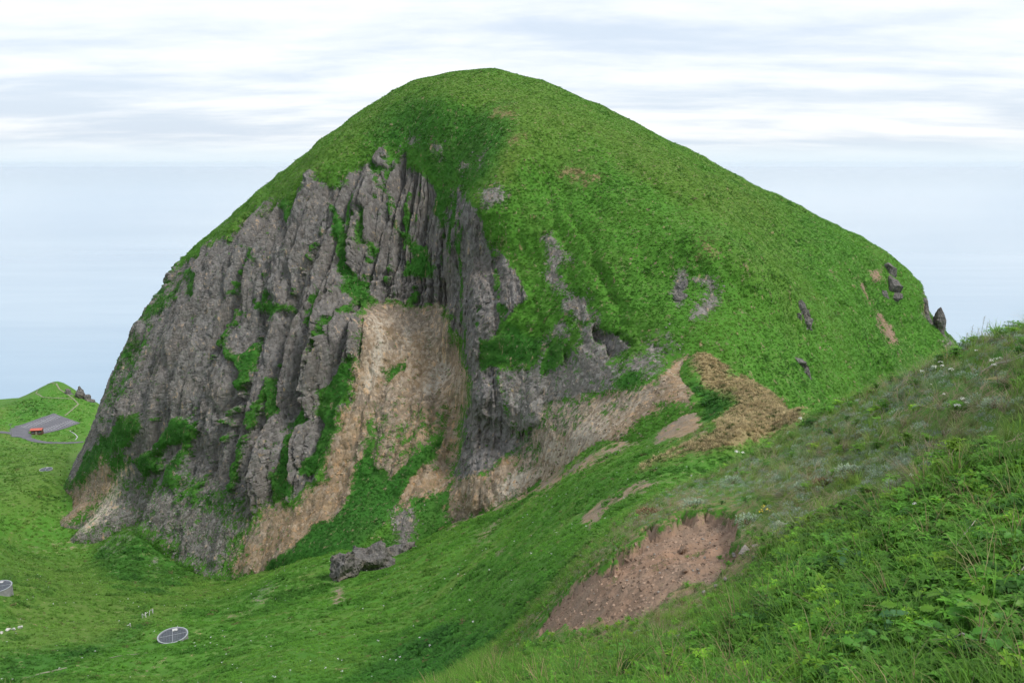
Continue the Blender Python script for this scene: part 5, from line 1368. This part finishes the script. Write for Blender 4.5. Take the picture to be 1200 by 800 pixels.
# broad-leaved plants
def leaf_mesh(lobes, mat):
    """rounded, toothed leaf with a fold, unit length along +X"""
    p = PM(); n = 11; ed = []
    for sg in (-1, 1):
        row = []
        for i in range(n):
            t_ = i / (n - 1); w_ = math.sin(math.pi * min(1, t_ * .92 + .06)) ** .7 * .40 * (1 + .30 * math.cos(t_ * lobes * 6.28))
            row.append(Vector((t_, sg * w_, .10 * w_ / .42 - .22 * t_ * t_)))
        ed.append(row)
    mid = [Vector((i / (n - 1), 0, -.22 * (i / (n - 1)) ** 2)) for i in range(n)]
    for i in range(n - 1):
        p.poly([mid[i], ed[0][i], ed[0][i + 1], mid[i + 1]], 1.0); p.poly([mid[i], mid[i + 1], ed[1][i + 1], ed[1][i]], .92)
    return p.mesh('leaf', mat)
LEAFS = {m.name: [leaf_mesh(l_, m) for l_ in (3, 4, 5)] for m in (M_BROAD, M_BROAD2, M_BROAD3)}
def broad_plant(px, py, nl, lpx, mat, label, h=.22):
    g0 = ghit(px, py + 8); q = lpx * g0.y / FPX; e = empty('broadleaf_plant', g0, U(0, 6)); tag(e, label, 'plant', 'broad-leaved plants on the near slope')
    nl = int(nl * 2.2); q *= .78; st = PM(); tops = []
    for i in range(nl):
        a_ = 6.283 * i / nl + U(-.4, .4); rr_ = q * U(.2, 1.9); hh = h * U(.6, 1.15); tp = Vector((math.cos(a_) * rr_, math.sin(a_) * rr_, hh)); tops.append((tp, a_))
        st.tube([(0, 0, -.02), tp * .5 + Vector((0, 0, hh * .2)), tp], .005, .003, .9, 4)
    st.build('stalks', M_STEM, e)
    for tp, a_ in tops:
        o = bpy.data.objects.new('leaf', rr.choice(LEAFS[mat.name])); COL.objects.link(o); o.parent = e; o.location = tp
        o.rotation_euler = (U(-.4, .4), U(-.35, .25), a_ + U(-.6, .6)); s1 = q * U(.75, 1.2); o.scale = (s1, s1 * U(.85, 1.15), s1)
for a_ in ((1140,745,9,24,M_BROAD,'large-leaved bright green plant beside the crossing dry stalk'), (1168,742,8,26,M_BROAD3,'large yellowish green plant with a browned leaf edge'), (1110,728,7,20,M_BROAD3,'light green lobed plant above the crossing dry stalk'),
           (1048,752,7,19,M_BROAD2,'dark bluish green plant among taller herbs'), (1180,775,8,26,M_BROAD,'bright green plant below the yellowish large-leaved one'), (1130,790,8,22,M_BROAD3,'yellow green plant low on the slope under the dry stalk'),
           (1068,733,6,20,M_BROAD3,'small lime green plant next to the dark bluish one'), (1015,778,7,17,M_BROAD,'green leafy plant by the straw bundle'), (1090,770,7,18,M_BROAD,'green leafy plant between the dark bluish plant and the yellow green one'),
           (980,640,8,12,M_BROAD,'small bright green leafy clump below the wormwood cushion'), (1000,668,9,13,M_BROAD2,'dense dark green leafy clump in the middle of the near herbage'), (880,745,8,13,M_BROAD,'bright green leafy clump uphill of the violet flowers'),
           (730,770,8,11,M_BROAD,'leafy clump at the lower corner under the earth slip'), (1190,650,8,16,M_BROAD,'leafy clump beside the forked bleached twig')):
    broad_plant(*a_)
# twigs and straw bundles
def twig(px0, py0, px1, py1, rad, label, fork=True, mat=None):
    a_ = ghit(px0, py0); b_ = ghit(px1, py1); up = Vector((0, 0, .14)); e = empty('dead_twig', a_); tag(e, label, 'twig', 'bleached twigs in the grass')
    L_ = b_ - a_; p = PM(); p.tube([up * .6, L_ * .35 + up * 1.3, L_ * .7 + up * 1.2, L_ + up * 1.5], rad, rad * .5, 1.0, 6); p.build('stick', mat or M_TWIG, e)
    if fork: p = PM(); p.tube([L_ * .55 + up * 1.25, L_ * .8 + up * 1.7 + Vector((.05, .02, 0)), L_ * .95 + up * 2 + Vector((.1, .05, 0))], rad * .6, rad * .3, 1.0, 5); p.build('side_shoot', mat or M_TWIG, e)
twig(1104, 680, 1130, 645, .010, 'forked bleached twig curving up in the near grass'); twig(1170, 716, 1198, 692, .009, 'straight pale twig lying beside the leafy clump', False); twig(1108, 766, 1155, 786, .006, 'thin dry stalk crossing the large-leaved plants', False)
twig(930, 745, 985, 758, .006, 'dry stalk of the straw bundle near the violet flowers'); twig(1150, 440, 1200, 430, .018, 'grey dead stalk below the tight cluster of white flowers')
def straw_bundle(px, py, wpx, label):
    g0 = ghit(px, py); L_ = wpx * g0.y / FPX; e = empty('straw_bundle', g0 + Vector((0, 0, .10))); tag(e, label, 'straw', 'straw bundles in the grass'); 
    for i in range(22):
        p = PM(); a_ = .25 + U(-.22, .22) + (math.pi if U(0, 1) < .3 else 0); p.blade((U(-.3, .3) * L_, U(-.12, .12) * L_, U(0, .04)), a_, U(1.3, 1.55), L_ * U(.5, 1), U(.006, .012), U(.8, 1.3), 4, U(-.15, .3)); p.build('straw', M_STRAW, e)
M_STRAW = plant_mat('dry_straw', .8, .15, (.40, .33, .20))
straw_bundle(1040, 728, 44, 'bundle of flattened pale straw beside the lime green plant'); straw_bundle(935, 766, 40, 'flattened straw bundle uphill right of the violet flowers'); straw_bundle(975, 610, 30, 'grey flattened straw between the wormwood cushion and the leafy clump'); straw_bundle(1170, 452, 40, 'grey flattened straw below the ridge line')
# seed stalks against the sea along the ridge
for k, (px, py, hpx) in enumerate(((1131,404,14),(1136,402,22),(1142,400,16),(1148,398,28),(1153,396,20),(1160,392,30),(1166,390,32),(1171,388,18),(1178,384,22),(1184,381,14),(1190,378,24),(1197,374,36))):
    g0 = ghit(px, py + 6); h_ = (hpx + 6) * g0.y / FPX; e = empty('seed_stalk', g0, U(0, 6)); tag(e, 'thin dry seed stalk standing up from the ridge against the sea', 'grass stalk', 'seed stalks on the ridge')
    p = PM(); ln_ = U(-.12, .12); p.tube([(0, 0, -.03), (ln_ * h_ * .3, 0, h_ * .5), (ln_ * h_, 0, h_)], .005, .003, .8, 4); p.build('stalk', M_SEED, e)
    p = PM()
    for i in range(12): f_ = U(.72, 1.0); p.leaf((ln_ * h_ * f_, 0, h_ * f_), rdir(-.1, .8), (0, 0, 1), .05, .016, U(.6, 1), .1, .2)
    p.build('seed_head', M_SEED, e)
